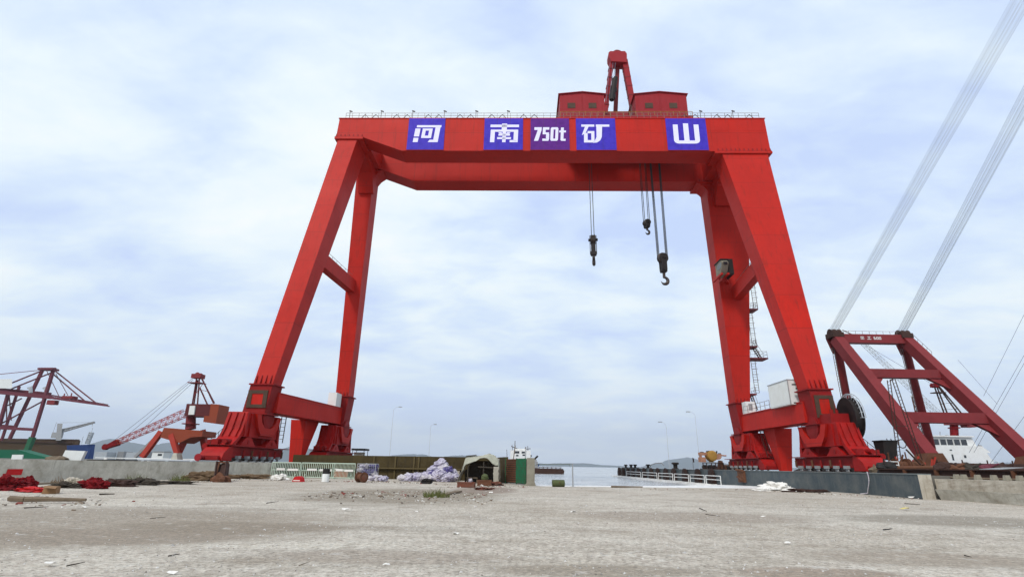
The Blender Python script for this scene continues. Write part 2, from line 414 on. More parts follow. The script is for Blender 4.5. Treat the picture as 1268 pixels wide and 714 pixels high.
# ------------------------------------------------------------------ ground, water, terrain
WALL_A, WALL_B = Vector((-35.6, 36)), Vector((-26.6, 62.5))      # left concrete wall line (inner face)
JX = 28.0                                                        # dock side face of the right jetty
def build_setting():
    b = MB()
    def yz(x, y):
        return .05*mnoise.noise(Vector((x*.12, y*.12, 0))) + .025*mnoise.noise(Vector((x*.5, y*.5, 3))) if y < 49 else 0.0
    # yard: one sheet, its far edge follows the dock
    nx, ny = 150, 130
    x0, x1, y0 = -70.0, 70.0, -45.0
    def yend(x):
        if x < 1.2: return 67.0
        if x < 2.2: return 67.0 - (x - 1.2)*17.4
        return 49.6 + max(0, x - 4)*.17
    def f(u, v):
        x = x0 + (x1-x0)*u; y = y0 + (yend(x) - y0)*v
        return (x, y, yz(x, y) if 0.0 < v < .985 else -.0)
    b.sheet(f, nx, ny)
    # skirt down to the dock floor
    pts = [f(i/nx, 1) for i in range(nx+1)]
    b.add(pts + [(p[0], p[1], -1.4) for p in pts], [(i, i+1, nx+2+i, nx+1+i) for i in range(nx)])
    struct(b.build('ground', 'yard_gravel', smooth=True))
    # wet concrete apron between yard and water
    b = MB(); k = 24
    def ap(u, v):
        x = 1.6 + (JX - 1.6)*u; ys = (49.4 if x > 2.1 else 50) + max(0, x - 4)*.17
        ye = 64 + 20*u**2
        return (x, ys + (ye - ys)*v, -.02 - .62*v**2.2)
    b.sheet(ap, k, 8); struct(b.build('slipway', 'wet_slab', smooth=True))
    b = MB(); b.box(JX-1.6, JX-.02, 74, 141, -1.5, -.22); struct(b.build('dock_ledge', 'wet_slab'))
    b = MB()
    b.sheet(lambda u, v: (-12300 + 24600*u, 47 + 12300*v**3.5, -.5), 8, 24)
    struct(b.build('sea', 'sea_water'))
    # raised quay land on the left and behind the olive wall
    b = MB()
    poly = [(WALL_A.x-.7, WALL_A.y-30, 1.50), (WALL_A.x-.7, WALL_A.y, 1.50), (WALL_B.x-.6, WALL_B.y+.5, 1.50), (WALL_B.x-.3, 67.0, 1.50), (-2.0, 62.8, 1.50), (0.6, 62.6, 1.50), (0.8, 175, 1.50), (-60, 330, 1.50), (-900, 330, 1.50), (-900, 6, 1.50)]
    b.prism(poly, (0, 0, -2.6)); struct(b.build('quay', 'quay_top'))
    b = MB(); b.prism([(JX+.9, 37.6, 1.50), (JX+.9, 140, 1.50), (52, 140, 1.50), (52, 37.6, 1.50)], (0, 0, -2.6))
    struct(b.build('quay', 'quay_top'))
    b = MB(); b.prism([(30.4, -30, 1.1), (30.4, 37.3, 1.1), (75, 37.3, 1.1), (75, -30, 1.1)], (0, 0, -1.4))
    struct(b.build('quay', 'quay_top'))
    # crane rails
    # hills beyond the bay
    def ridge(name, pts, Y, depth):
        b = MB(); P = [at(px, py, Y) for px, py in pts]
        def hh(x):
            for a, c in zip(P[:-1], P[1:]):
                if a.x <= x <= c.x:
                    t = (x-a.x)/(c.x-a.x); t = t*t*(3-2*t); return a.z + (c.z-a.z)*t
            return 0
        xa, xb = P[0].x, P[-1].x
        def f(u, v):
            x = xa + (xb-xa)*u; h = max(0, hh(x)); w = math.sin(math.pi*v)**.8
            return (x, Y + depth*(v-.5)*2, -1 + (h+1)*w*(1 + .12*mnoise.noise(Vector((x*.01, v*4, Y)))*w))
        b.sheet(f, 90, 10); struct(b.build(name, 'hill_green', smooth=True))
    ridge('hills', [(-240, 569), (-90, 552), (20, 560), (95, 557), (120, 549), (142, 543), (165, 548), (186, 553), (215, 547), (240, 545), (268, 551), (300, 549), (340, 557), (365, 553), (390, 555), (420, 561), (455, 565), (480, 570)], 8600, 700)
    ridge('hills', [(440, 571), (470, 566), (500, 562), (520, 562), (545, 566), (560, 564), (585, 563), (610, 566), (640, 571), (672, 573.5), (700, 573), (722, 573), (750, 575.5), (790, 577.5)], 10500, 700)
    ridge('hills', [(790, 579), (815, 573), (835, 568), (850, 566), (870, 569), (895, 573), (930, 578), (1000, 579)], 10800, 700)
    ridge('hills', [(1000, 581), (1060, 575), (1110, 571), (1170, 574), (1240, 572), (1330, 575), (1420, 585)], 10500, 700)
    # haze
    mt = bpy.data.materials.new('haze_air'); mt.use_nodes = True; t = mt.node_tree; t.nodes.clear()
    o = t.nodes.new('ShaderNodeOutputMaterial'); pv = t.nodes.new('ShaderNodeVolumePrincipled')
    pv.inputs['Color'].default_value = (.80, .88, 1.0, 1); pv.inputs['Density'].default_value = HAZE; pv.inputs['Anisotropy'].default_value = .1
    t.links.new(pv.outputs[0], o.inputs['Volume'])
    b = MB(); b.box(-12500, 12500, -400, 12500, -4, 700)
    if HAZE > 0: tag(b.build('haze', mt), 'thin pale sea haze filling the air over the harbour', 'haze', kind='stuff')
HAZE = .000085
build_setting()

# ------------------------------------------------------------------ walls
def build_walls():
    # left concrete wall, oblique along the yard edge
    d = (WALL_B - WALL_A).normalized(); nrm = Vector((-d.y, d.x))          # outward (left)
    A = WALL_A - d*14; B = WALL_B
    root = empty('concrete_wall', (A.x, A.y, 0), 0)
    tag(root, 'long weathered grey concrete retaining wall on the left with a red painted mark', 'wall')
    b = MB(); n = 46
    def P(s, off, z): q = (B - A)*s + nrm*off; return Vector((q.x, q.y, z))
    for i in range(n):          # slightly uneven casting
        pass
    b.sheet(lambda u, v: P(u, .03*mnoise.noise(Vector((u*60, v*3, 1))), -.3 + 1.86*v), n, 6)
    b.sheet(lambda u, v: P(u, .03*mnoise.noise(Vector((u*60, 3, 1))) + v*.68, 1.56), n, 2)
    b.sheet(lambda u, v: P(1, .68*u, -.3 + 1.86*v), 1, 1)
    b.build('wall_face', 'concrete', root)
    # red mark with white band painted on the wall: thin coats
    def onwall(px, py):
        dd = ray(px, py); nn = Vector((nrm.x, nrm.y, 0)); p0 = Vector((A.x, A.y, 0)) - nn*.045
        return CAMP + dd*((p0 - CAMP).dot(nn)/dd.dot(nn)) - Vector((A.x, A.y, 0))
    nn = Vector((nrm.x, nrm.y, 0))
    b = MB(); b.prism([onwall(10, 580.3), onwall(29, 580.3), onwall(26.5, 587.6), onwall(7, 587.6)], nn*.04); b.build('painted_mark', 'plastic_red', root)
    b = MB(); b.prism([onwall(7, 588), onwall(26.5, 588), onwall(25, 591.6), onwall(6, 591.6)], nn*.04); b.build('painted_mark', 'concrete_pale', root)
    # olive dock wall facing the yard, with ledge and vertical ribs
    root = empty('dock_wall', (-26, 66.5, 0)); tag(root, 'long low olive brown wall with vertical streaks behind the rubbish heaps', 'wall')
    yl = lambda x: 66.5 - (x + 26)*.18
    b = MB(); x0, x1 = -26.4, -2.0
    b.sheet(lambda u, v: (x0+26+(x1-x0)*u, yl(x0+(x1-x0)*u)-66.5 + .05*mnoise.noise(Vector((u*40, v*3, 4))), -.4 + 2.95*v), 60, 6)
    b.sheet(lambda u, v: (x0+26+(x1-x0)*u, yl(x0+(x1-x0)*u)-66.5 + v*.7, 2.55), 20, 1)
    b.build('wall_face', 'olive_wall', root)
    b = MB(); q = [(x0+26, yl(x0)-66.5-.45), (x1+26, yl(x1)-66.5-.45), (x1+26, yl(x1)-66.5-.08), (x0+26, yl(x0)-66.5-.08)]
    b.prism([(p[0], p[1], 1.12) for p in q], (0, 0, .14)); b.build('ledge', 'olive_ledge', root)
    for px in (461, 489, 513, 519, 549):
        p = at(px, 575, 64); x = p.x; b = MB(); b.box(x+26-.09, x+26+.09, yl(x)-66.5-.16, yl(x)-66.5-.07, -.2, 2.5); b.build('rib', 'olive_ledge', root)
    # short dock wall running from there to the water's edge, with green gate and concrete post
    root = empty('end_wall', (0, 57, 0)); tag(root, 'rusty brown wall section beside the green gate at the water edge', 'wall')
    pa = at(615, 580, 62.2); pb = at(627, 580, 56.5)
    b = MB(); a3 = Vector((pa.x, pa.y, -.3)) - root.location; b3 = Vector((pb.x, pb.y, -.3)) - root.location
    b.beam(a3 + Z*1.42, b3 + Z*1.42, .35, 2.84); b.build('wall_face', 'olive_wall', root)
    # right jetty wall
    root = empty('jetty_wall', (JX, 37.5, 0)); tag(root, 'long dark slate painted jetty wall running out into the sea', 'wall')
    b = MB()
    b.sheet(lambda u, v: (.02*mnoise.noise(Vector((u*80, v*3, 2))), 102.5*u, -1.4 + 2.95*v), 80, 6)
    b.sheet(lambda u, v: (v*.9, 102.5*u, 1.55), 40, 1)
    b.build('wall_face', 'slate_paint', root)
    b = MB(); b.box(.0, .9, -.02, .0, -1.2, 1.55); b.add([(-.03, -.03, 0), (.9, -.03, 0), (.9, -.5, -.1), (-.03, -.35, -.1)], [(0, 1, 2, 3)])
    b.build('end_face', 'concrete_pale', root)
    b = MB(); b.box(-.05, .93, -.02, 102.5, 1.55, 1.62); b.build('coping', 'slate_pale', root)
    # vertical rubber fenders along the far half, each with its arch cap
    spots = [768, 773, 779, 785, 792, 799, 808, 816, 826, 836, 850, 866, 883]
    for i, px in enumerate(spots):
        p = atx(px, 588, JX - .1); y = p.y
        f = MB(); f.box(-.6, -.04, -.85, .85, -.55, .9); f.lathe([(.5, 0), (.85, .1), (.85, .46), (.5, .58)], (-.62, 0, .85), (1, 0, 0), 16)
        o = f.build('fender', 'fender_rust'); o.location = (JX, y, 0)
        tag(o, 'dark round-topped rubber fender fixed on the slate jetty wall above the water', 'fender', 'fenders along the slate jetty wall')
    # a damaged bolted bracket low on the wall
    p = atx(919, 590, JX-.1); f = MB(); f.box(-.3, 0, -.8, .8, -.4, .9); f.tube((-.35, -.9, .9), (-.35, .9, 1.0), .14); f.tube((-.35, .8, .2), (-.35, -.7, -.2), .12)
    o = f.build('fender', 'rust'); o.location = (JX, p.y, p.z-.2); tag(o, 'broken rusty fender bracket alone on the bare part of the slate wall', 'fender')
    # right concrete wall in two courses
    root = empty('block_wall', (JX+.6, 37.2, 0)); tag(root, 'pale two-course concrete block wall at the right edge of the yard', 'wall')
    b = MB(); b.sheet(lambda u, v: (.5 + .55*u*6*.25 - .35 + .35*(1-v) + .04*mnoise.noise(Vector((u*30, v*3, 5))), -34*u, -.3 + .95*v), 40, 4)
    b.sheet(lambda u, v: (.5 + .55*u*6*.25 - .35 + v*.2, -34*u, .65), 40, 1); b.build('lower_course', 'concrete', root)
    b = MB(); b.sheet(lambda u, v: (.55 + .55*u*6*.25 - .20 + .04*mnoise.noise(Vector((u*30, v*3, 9))), -34*u, .65 + .66*v), 40, 4)
    b.sheet(lambda u, v: (.55 + .55*u*6*.25 - .20 + v*1.6, -34*u, 1.31), 40, 1)
    b.box(.3, 1.6, -.02, .05, .6, 1.3); b.build('upper_course', 'concrete_pale', root)
build_walls()
# ------------------------------------------------------------------ the red gantry crane
CC = Vector((4.5, 75.95, 0)); CTH = math.atan(1.8/69)
EX = Vector((math.cos(CTH), -math.sin(CTH), 0)); EY = Vector((math.sin(CTH), math.cos(CTH), 0))
def cl(px, py, yl):
    d = ray(px, py); t = (yl + (CC - CAMP).dot(EY)) / d.dot(EY); p = CAMP + d*t - CC
    return Vector((p.dot(EX), yl, p.z))
def clx(px, py, xl):
    d = ray(px, py); t = (xl + (CC - CAMP).dot(EX)) / d.dot(EX); p = CAMP + d*t - CC
    return Vector((xl, p.dot(EY), p.z))
NF, NB, FF, FB = -6.25, -2.8, 2.85, 6.25
RAILZ = 1.62
def avg(*a): return sum(a)/len(a)
XL = avg(cl(421.5, 147, NF).x, cl(416.5, 169, NF).x); XR = avg(cl(945.5, 147, NF).x, cl(954, 188, NF).x)
ZT = avg(cl(421.5, 147, NF).z, cl(945.5, 147, NF).z)
ZB = avg(cl(540, 187, NF).z, cl(840, 186.8, NF).z)
ZLB = avg(cl(425, 170, NF).z, cl(445, 169.5, NF).z); ZRB = cl(920, 188.5, NF).z
XH0 = cl(449, 169, NF).x; XH1 = cl(497, 187, NF).x; XRM = cl(888, 187.5, NF).x
print('CRANE', XL, XR, ZT, ZB, ZLB, ZRB, XH0, XH1, XRM)

def build_crane():
    root = empty('gantry_crane', CC, -CTH)
    tag(root, 'huge bright red gantry crane spanning the dock with blue lettered boards', 'crane')
    # girders
    for y0, y1 in ((NF, NB), (FF, FB)):
        b = MB()
        prof = [(XL, ZT), (XR, ZT), (XR+.15, ZB-.05), (XRM, ZB-.05), (XRM-.1, ZB), (XH1, ZB), (XH0, ZLB), (XL-.15, ZLB)]
        b.prism([(x, y0, z) for x, z in prof], (0, y1-y0, 0))
        # flange lips, a little proud
        b.box(XL-.12, XR+.12, y0-.10, y1+.10, ZT-.02, ZT+.10)
        b.box(XRM-.4, XR+.32, y0-.16, y1+.16, ZB-.42, ZB-.052)
        b.box(XL-.32, XH0+.1, y0-.16, y1+.16, ZLB-.40, ZLB-.003)
        g = b.build('girder', 'crane_red', root)
        # bolted joint rims
        b = MB()
        for xa, xb, z in ((XL-.1, XH0-.1, ZLB), (XRM+.2, XR+.1, ZB-.05)):
            k = int((xb-xa)/.62)
            for i in range(k+1):
                x = xa + (xb-xa)*i/k
                b.frustum([(x-.10, y0-.15, z), (x+.10, y0-.15, z), (x+.10, y0, z), (x-.10, y0, z)], [(x-.06, y0-.03, z+.55), (x+.06, y0-.03, z+.55), (x+.06, y0, z+.55), (x-.06, y0, z+.55)])
            b.box(xa-.12, xb+.12, y0-.155, y0+.01, z-.02, z+.05)
        b.build('gusset', 'bogie_red', g)
    # plate seams on the near web: shallow weld ridges
    b = MB()
    for i in range(1, 12):
        x = XL + (XR-XL)*i/12
        b.box(x-.025, x+.025, NF-.012, NF-.002, ZB+.05 if x > XH1 else ZLB+.3, ZT-.05)
    b.box(XL+.1, XR-.1, NF-.010, NF-.001, ZB+(ZT-ZB)*.62, ZB+(ZT-ZB)*.62+.05)
    b.build('weld_seam', 'crane_red', root)
    # end ties between both girders
    for xa, xb, za in ((XL+.3, XL+4.6, ZLB-.3), (XR-7.2, XR-.3, ZB+.1)):
        b = MB(); b.box(xa, xb, NB+.003, FF-.003, za, ZT-.4); b.build('end_tie', 'crane_red', root)
    # legs
    def quad(a, c, y0, y1):
        z = avg(a.z, c.z); return [(a.x, y0, z), (c.x, y0, z), (c.x, y1, z), (a.x, y1, z)]
    legs = []
    for nm, ta, tb, yt0, yt1, ba, bb, yb0, yb1 in (
        ('ln', (418, 174.5), (441.5, 174.5), -6.2, -1.6, (313.5, 475), (337.5, 475), -12.85, -10.5),
        ('rn', (895, 192), (951, 192), -6.2, -2.85, (1002, 481), (1026.2, 481), -12.85, -10.3),
        ('lf', (441.5, 216), (462.5, 216), 2.9, 6.2, (415.5, 490), (431.5, 490), 7.0, 9.6),
        ('rf', (872, 214), (927, 216), 2.9, 6.2, (911, 498), (929, 498), 7.0, 9.9)):
        T = quad(cl(*ta, yt0), cl(*tb, yt0), yt0, yt1); B = quad(cl(*ba, yb0), cl(*bb, yb0), yb0, yb1)
        # carry the top up to the girder soffit
        zt = {'ln': ZLB-.35, 'rn': ZB-.4, 'lf': ZLB-.35, 'rf': ZB-.4}[nm]
        k = (zt - B[0][2])/(T[0][2] - B[0][2])
        T2 = [tuple(Vector(bq).lerp(Vector(tq), k)) for bq, tq in zip(B, T)]
        T2 = [(x, min(max(y, yt0), yt1+.0), zt) for x, y, z in T2]
        m = MB(); m.frustum(B, T2); lg = m.build('leg', 'crane_red', root)
        legs.append((nm, B, T2, lg))
        # lower flange collar
        m = MB(); xs = [q[0] for q in B]; z = B[0][2]
        m.box(min(xs)-.35, max(xs)+.35, yb0-.35, yb1+.35, z-.14, z+.02)
        for q in range(4):
            x = min(xs) + (max(xs)-min(xs))*(q+.5)/4
            m.frustum([(x-.06, yb0-.34, z), (x+.06, yb0-.34, z), (x+.06, yb0-.0, z), (x-.06, yb0, z)], [(x-.05, yb0+.1, z+1.1), (x+.05, yb0+.1, z+1.1), (x+.05, yb0+.3, z+1.1), (x-.05, yb0+.3, z+1.1)])
        m.build('collar', 'bogie_red', lg)
    LG = {n_: (B, T, o) for n_, B, T, o in legs}
    # curved gussets where the far girder meets the far legs
    B, T, o = LG['rf']; x0 = T[0][0]
    m = MB(); z = ZB - .42
    arc = [(x0 - 1.7 + 1.9*math.sin(a), z - 1.9 + 1.9*math.cos(a)) for a in [i*math.pi/2/6 for i in range(7)]]
    m.prism([(x0+.6, FF+.1, z)] + [(x, FF+.1, q) for x, q in arc] + [(x0+.6, FF+.1, z-2.2)], (0, 3, 0)); m.build('corner_gusset', 'crane_red', root)
    B, T, o = LG['lf']; x0 = T[1][0]; z = ZLB - .4
    m = MB(); m.prism([(x0-.4, FF+.1, z), (x0+1.5, FF+.1, z), (x0+.6, FF+.1, z-.7), (x0-.4, FF+.1, z-2.2)], (0, 3, 0)); m.build('corner_gusset', 'crane_red', root)
    # diagonal brackets from near to far legs under the ties
    for s, xa, w in ((0, XL+1.2, 2.6), (1, XR-5.6, 4.2)):
        z = (ZLB-.3) if s == 0 else ZB+.1
        m = MB(); m.prism([(xa, -2.0, z), (xa, 4.2, z), (xa, 3.4, z-4.6), (xa, 2.9, z-4.6), (xa, 1.2, z-1.6)], (w, 0, 0)); m.build('knee_plate', 'crane_red', root)
    # mid braces
    def along(nm, z, back):
        B, T, o = LG[nm]; k = (z - B[0][2])/(T[0][2]-B[0][2]); Q = [Vector(p).lerp(Vector(q), k) for p, q in zip(B, T)]
        return Q
    for na, fa, z in (('ln', 'lf', 29.6), ('rn', 'rf', 28.9)):
        A = along(na, z, 1); Fq = along(fa, z, 0)
        p = (A[2]+A[3])/2; q = (Fq[0]+Fq[1])/2; p.z = q.z = z
        if na == 'ln': p.x = A[2].x - .75; q.x = Fq[1].x - 1.6
        else: p.x = A[3].x + .9; q.x = Fq[0].x + 2.6
        d = (q-p).normalized()
        m = MB(); m.beam(p - d*.6, q + d*.3, 1.25, 2.1); m.build('brace', 'crane_red', root)
        # handrail on the brace
        m = MB()
        for i in range(8):
            c = p.lerp(q, i/7); m.tube(c + Z*1.05, c + Z*2.0, .03, 4)
        m.tube(p + Z*2, q + Z*2, .03, 4); m.tube(p + Z*1.55, q + Z*1.55, .025, 4); m.build('handrail', 'rail_steel', root)
    # sill beams + node boxes
    SILL = {}
    for s, (t0, b0, t1, b1) in (('l', ((347, 486.5), (341.5, 511.5), (425, 506), (426, 524))), ('r', ((991, 497), (999.5, 521.5), (918, 515), (914.5, 534.2)))):
        y0, y1 = -11.0, 7.6
        ta, ba, tb, bb = cl(*t0, y0), cl(*b0, y0), cl(*t1, y1), cl(*b1, y1)
        zt = avg(ta.z, tb.z); zb = avg(ba.z, bb.z); xa = avg(ta.x, ba.x); xb = avg(tb.x, bb.x)
        sg = -1 if s == 'l' else 1; w = 2.1*sg
        m = MB()
        m.frustum([(xa, y0, zb), (xa+w, y0, zb), (xa+w, y0, zt), (xa, y0, zt)], [(xb, y1, zb), (xb+w, y1, zb), (xb+w, y1, zt), (xb, y1, zt)])
        for zz in (zb-.08, zt):
            m.frustum([(xa-.1*sg, y0, zz), (xa+w+.1*sg, y0, zz), (xa+w+.1*sg, y0, zz+.08), (xa-.1*sg, y0, zz+.08)], [(xb-.1*sg, y1, zz), (xb+w+.1*sg, y1, zz), (xb+w+.1*sg, y1, zz+.08), (xb-.1*sg, y1, zz+.08)])
        o = m.build('sill_beam', 'crane_red', root)
        SILL[s] = (xa, xb, y0, y1, zb, zt, sg)
        # hanging anchor leg under the sill
        ya = -1.2; pk = [(361, 516), (379, 519), (395, 522), (358, 569), (372, 569)] if s == 'l' else [(979.5, 524), (958, 527), (944.5, 529), (981, 583), (968, 583)]
        xo = cl(*pk[0], ya).x; xn = cl(*pk[1], ya).x; yk = clx(*pk[2], xn).y; xo2 = cl(*pk[3], ya).x; xn2 = cl(*pk[4], ya).x
        m = MB(); m.frustum([(xn2, ya, RAILZ-.1), (xo2, ya, RAILZ-.1), (xo2, ya+.7, RAILZ-.1), (xn2, ya+.7, RAILZ-.1)], [(xn, ya, zb-.08), (xo, ya, zb-.08), (xo, yk, zb-.08), (xn, yk, zb-.08)])
        m.build('anchor_leg', 'crane_red', root)
        # corner nodes
        for nm in (('ln', 'lf') if s == 'l' else ('rn', 'rf')):
            B, T, o2 = LG[nm]; xs = [q[0] for q in B]; ya_, yb_ = B[0][1], B[2][1]; z1 = B[0][2] - .14
            sh = -.45 if s == 'l' else .45; k = .0
            m = MB(); x0, x1 = min(xs)-.12, max(xs)+.12
            if nm == 'ln': x0 -= .1
            m.frustum([(x0+sh, ya_-.15, zb-.3), (x1+sh, ya_-.15, zb-.3), (x1+sh, yb_+.15, zb-.3), (x0+sh, yb_+.15, zb-.3)], [(x0, ya_-.15, z1), (x1, ya_-.15, z1), (x1, yb_+.15, z1), (x0, yb_+.15, z1)])
            nd = m.build('corner_node', 'bogie_red', root)
            m = MB()
            m.box(x0+sh-.4, x1+sh+.4, ya_-.4, yb_+.4, zb-.42, zb-.30); m.build('flange', 'bogie_red', nd)
            if nm in ('ln', 'rn'):      # ochre bordered access hatch on the face
                zc0, zc1 = zb+.35, z1-.65; yf = ya_-.15
                xc = (x0+x1)/2 + sh*.5; hw = (x1-x0)/2-.18
                m = MB()
                for (xa2, xb2, za2, zb2) in ((xc-hw, xc-hw+.5, zc0, zc1), (xc+hw-.5, xc+hw, zc0, zc1), (xc-hw+.5, xc+hw-.5, zc0, zc0+.4), (xc-hw+.5, xc+hw-.5, zc1-.4, zc1)):
                    m.box(xa2, xb2, yf-.14, yf-.003, za2, zb2)
                fr = m.build('hatch_frame', 'hatch_brown', nd)
                m = MB(); m.box(xc-hw+.5, xc+hw-.5, yf-.06, yf-.004, zc0+.4, zc1-.4); m.build('hatch', 'crane_red', nd)
            # travelling bogies under the node
            make_bogie(root, (x0+x1)/2 + sh, (ya_+yb_)/2, zb-.42, s, nm)
    # guard rail on the right sill, ladder and small cabinets
    xa, xb, y0, y1, zb, zt, sg = SILL['r']
    sx_ = lambda y: xa + (xb-xa)*(y-y0)/(y1-y0)
    m = MB(); ys = [-2.5 + i*1.4 for i in range(7)]
    for y in ys: m.tube((sx_(y)+.1, y, zt+.08), (sx_(y)+.1, y, zt+1.25), .035, 4)
    for h in (.65, 1.22): m.tube((sx_(ys[0])+.1, ys[0], zt+h), (sx_(ys[-1])+.1, ys[-1], zt+h), .03, 4)
    m.build('handrail', 'rail_steel', root)
    m = MB(); m.box(sx_(6)+.1, sx_(6)+1.5, 4.9, 6.3, zt+.08, zt+1.9); cb = m.build('cabinet', 'panel_white', root)
    m = MB(); m.box(sx_(6)+.5, sx_(6)+1.1, 4.87, 4.895, zt+.6, zt+1.6); m.build('vent', 'grey_steel', cb)
    xa2, xb2, y02, y12, zb2, zt2, sg2 = SILL['l']
    m = MB(); x = xb2 + .0; m.box(x-1.5, x-.2, 4.0, 6.2, zt2+.08, zt2+2.1); m.build('cabinet', 'panel_white', root)
    # operator cabin on the far right leg
    p = cl(896.5, 331, 1.2)
    cab = MB(); w, d_, h = 2.0, 2.6, 2.7
    x0, x1, ya, yb, z0, z1 = p.x-.58, p.x+.42, .8, 3.2, p.z-1.05, p.z+1.1
    cab.prism([(x0, ya, z0+.7), (x0, ya-.55, z0+1.5), (x0, ya, z1), (x0, yb, z1), (x0, yb, z0), (x0, ya+.6, z0)], (x1-x0, 0, 0))
    cb = cab.build('operator_cabin', 'concrete_dark', root)
    m = MB(); m.prism([(x0-.02, ya+.1, z0+.9), (x0-.02, ya-.25, z0+1.5), (x0-.02, ya+.1, z1-.4), (x0-.02, yb-.8, z1-.4), (x0-.02, yb-.8, z0+.9)], (.015, 0, 0))
    m.box(x0+.2, x1-.2, ya-.62, ya-.5, z0+1.2, z1-.5); m.build('window', 'window_dark', cb)
    m = MB(); m.box(x0-.15, x1+.15, ya-.3, yb+.2, z1+.02, z1+.12); m.box(x1+.02, x1+1.0, ya+.2, yb+.4, z0-.1, z1+.3); m.build('cabin_frame', 'black_steel', cb)
    m = MB(); m.beam((x1+.4, yb, z0-.25), (x1+2.2, 6.2, z0-.25), .4, .4); m.beam((x0, ya, z0-.12), (x0, yb+1.5, z0-.12), .3, .3); m.beam((x1, ya, z0-.12), (x1, yb+1.5, z0-.12), .3, .3); m.build('cabin_bracket', 'crane_red', root)
    # ladder with landings behind the far right leg
    m = MB(); lad = MB()
    yl = 9.2
    seg = [((931.5, 314), (930.5, 383)), ((932, 384), (930, 428)), ((937, 447), (933, 486))]
    for a, c in seg:
        A = cl(*a, yl); Cc = cl(*c, yl); A.x = Cc.x = (A.x + Cc.x)/2
        for dx in (-.34, .34): lad.tube(A + Vector((dx, 0, 0)), Cc + Vector((dx, 0, 0)), .05, 4)
        k = int((A.z-Cc.z)/.42)
        for i in range(k+1):
            z = Cc.z + (A.z-Cc.z)*i/k; lad.tube((A.x-.34, yl, z), (A.x+.34, yl, z), .03, 3)
        for i in range(int(k/2)):      # safety hoops
            z = Cc.z + 2 + i*.9
            if z < A.z: lad.ring((A.x, yl-.35, z), Z, .42, .018, 8, 3)
    lad.build('ladder', 'rail_steel', root)
    for (xa_, xb_, y) in ((922, 938, 382.5), (922, 937.5, 428.5), (922, 950.5, 443), (928, 936.5, 487.5)):
        A = cl(xa_, y, 8.2); Cc = cl(xb_, y, 8.2); m = MB(); m.box(A.x, Cc.x, 8.0, 10.2, A.z-.16, A.z+.06)
        pf = m.build('landing', 'dark_red', root)
        m = MB(); xs = [A.x + 1 + (Cc.x-A.x-1.05)*i/4 for i in range(5)]
        for x in xs: m.tube((x, 8.05, A.z+.06), (x, 8.05, A.z+1.1), .03, 3)
        for hh in (.6, 1.1): m.tube((xs[0], 8.05, A.z+hh), (xs[-1], 8.05, A.z+hh), .025, 3); m.tube((xs[-1], 8.05, A.z+hh), (xs[-1], 10.1, A.z+hh), .025, 3)
        m.build('handrail', 'rail_steel', pf)
    # stair between the landings
    A = cl(934, 429, 8.4); Cc = cl(943, 443, 8.4); m = MB()
    for dy in (0, .8): m.beam(A + Vector((0, dy, 0)), Cc + Vector((0, dy, 0)), .06, .2); m.tube(A + Vector((.2, dy, 1)), Cc + Vector((.2, dy, 1)), .03, 4)
    for i in range(7): c = A.lerp(Cc, i/6); m.box(c.x-.12, c.x+.12, 8.4, 9.2, c.z-.02, c.z+.02)
    m.build('stair', 'rail_steel', root); m = MB()
    A = cl(932, 490, 8.4); Cc = cl(938, 507, 7.8)
    for i in range(9): c = A.lerp(Cc, i/8); m.box(c.x-.12, c.x+.12, c.y, c.y+.8, c.z-.02, c.z+.02)
    for dy in (0, .8): m.beam(A + Vector((0, dy, 0)), Cc + Vector((0, dy, 0)), .06, .2); m.tube(A + Vector((.2, dy, 1)), Cc + Vector((.2, dy, 1)), .03, 4)
    m.build('stair', 'rail_steel', root)
    # thin access ladders beside the bogies
    for pts, yy in ((((940, 530), (951, 566), (962, 566), (975, 583)), 2.0), (((987, 524), (996, 558)), -6.0), (((401, 526), (400, 538)), 8.0), (((349.5, 514), (344, 548)), -6.0)):
        m = MB(); P = [cl(*q, yy) for q in pts]
        for dx in (0, .55): m.path([p_ + Vector((dx, .2*dx, 0)) for p_ in P], .06, 4)
        for a, c in zip(P[:-1], P[1:]):
            k = max(2, int((a-c).length/.5))
            for i in range(k): q = a.lerp(c, i/k); m.tube(q, q + Vector((.55, .1, 0)), .03, 3)
        m.build('ladder', 'rust_dark', root)
    # walkway railing along the girder top
    m = MB(); y = NF + .15; k = 62; z0 = ZT + .1
    for i in range(k+1):
        x = XL + .9 + (XR-XL-1.6)*i/k
        m.tube((x, y, z0), (x, y, z0+1.1), .035, 4)
    for h in (.6, 1.08): m.tube((XL+.9, y, z0+h), (XR-.7, y, z0+h), .032, 4)
    m.build('railing', 'rail_steel', root)
    # cable trough brackets: zigzag frame behind the railing, lamps on it
    m = MB(); y = NF + .4; k = 38
    for i in range(k):
        x = XL + 1.4 + (XR-XL-2.6)*i/k; dx = (XR-XL-2.6)/k
        if XL + 32 < x < XR - 14.5: continue
        if i % 3: m.tube((x, y, z0), (x+dx/2, y, z0+1.0), .05, 4); m.tube((x+dx/2, y, z0+1.0), (x+dx, y, z0), .05, 4)
        if i % 3 == 0: m.tube((x, y, z0), (x, y, z0+1.75), .045, 4); m.beam((x-.12, y, z0+1.72), (x+.35, y, z0+1.55), .14, .14)
    m.build('cable_frame', 'rust_dark', root)
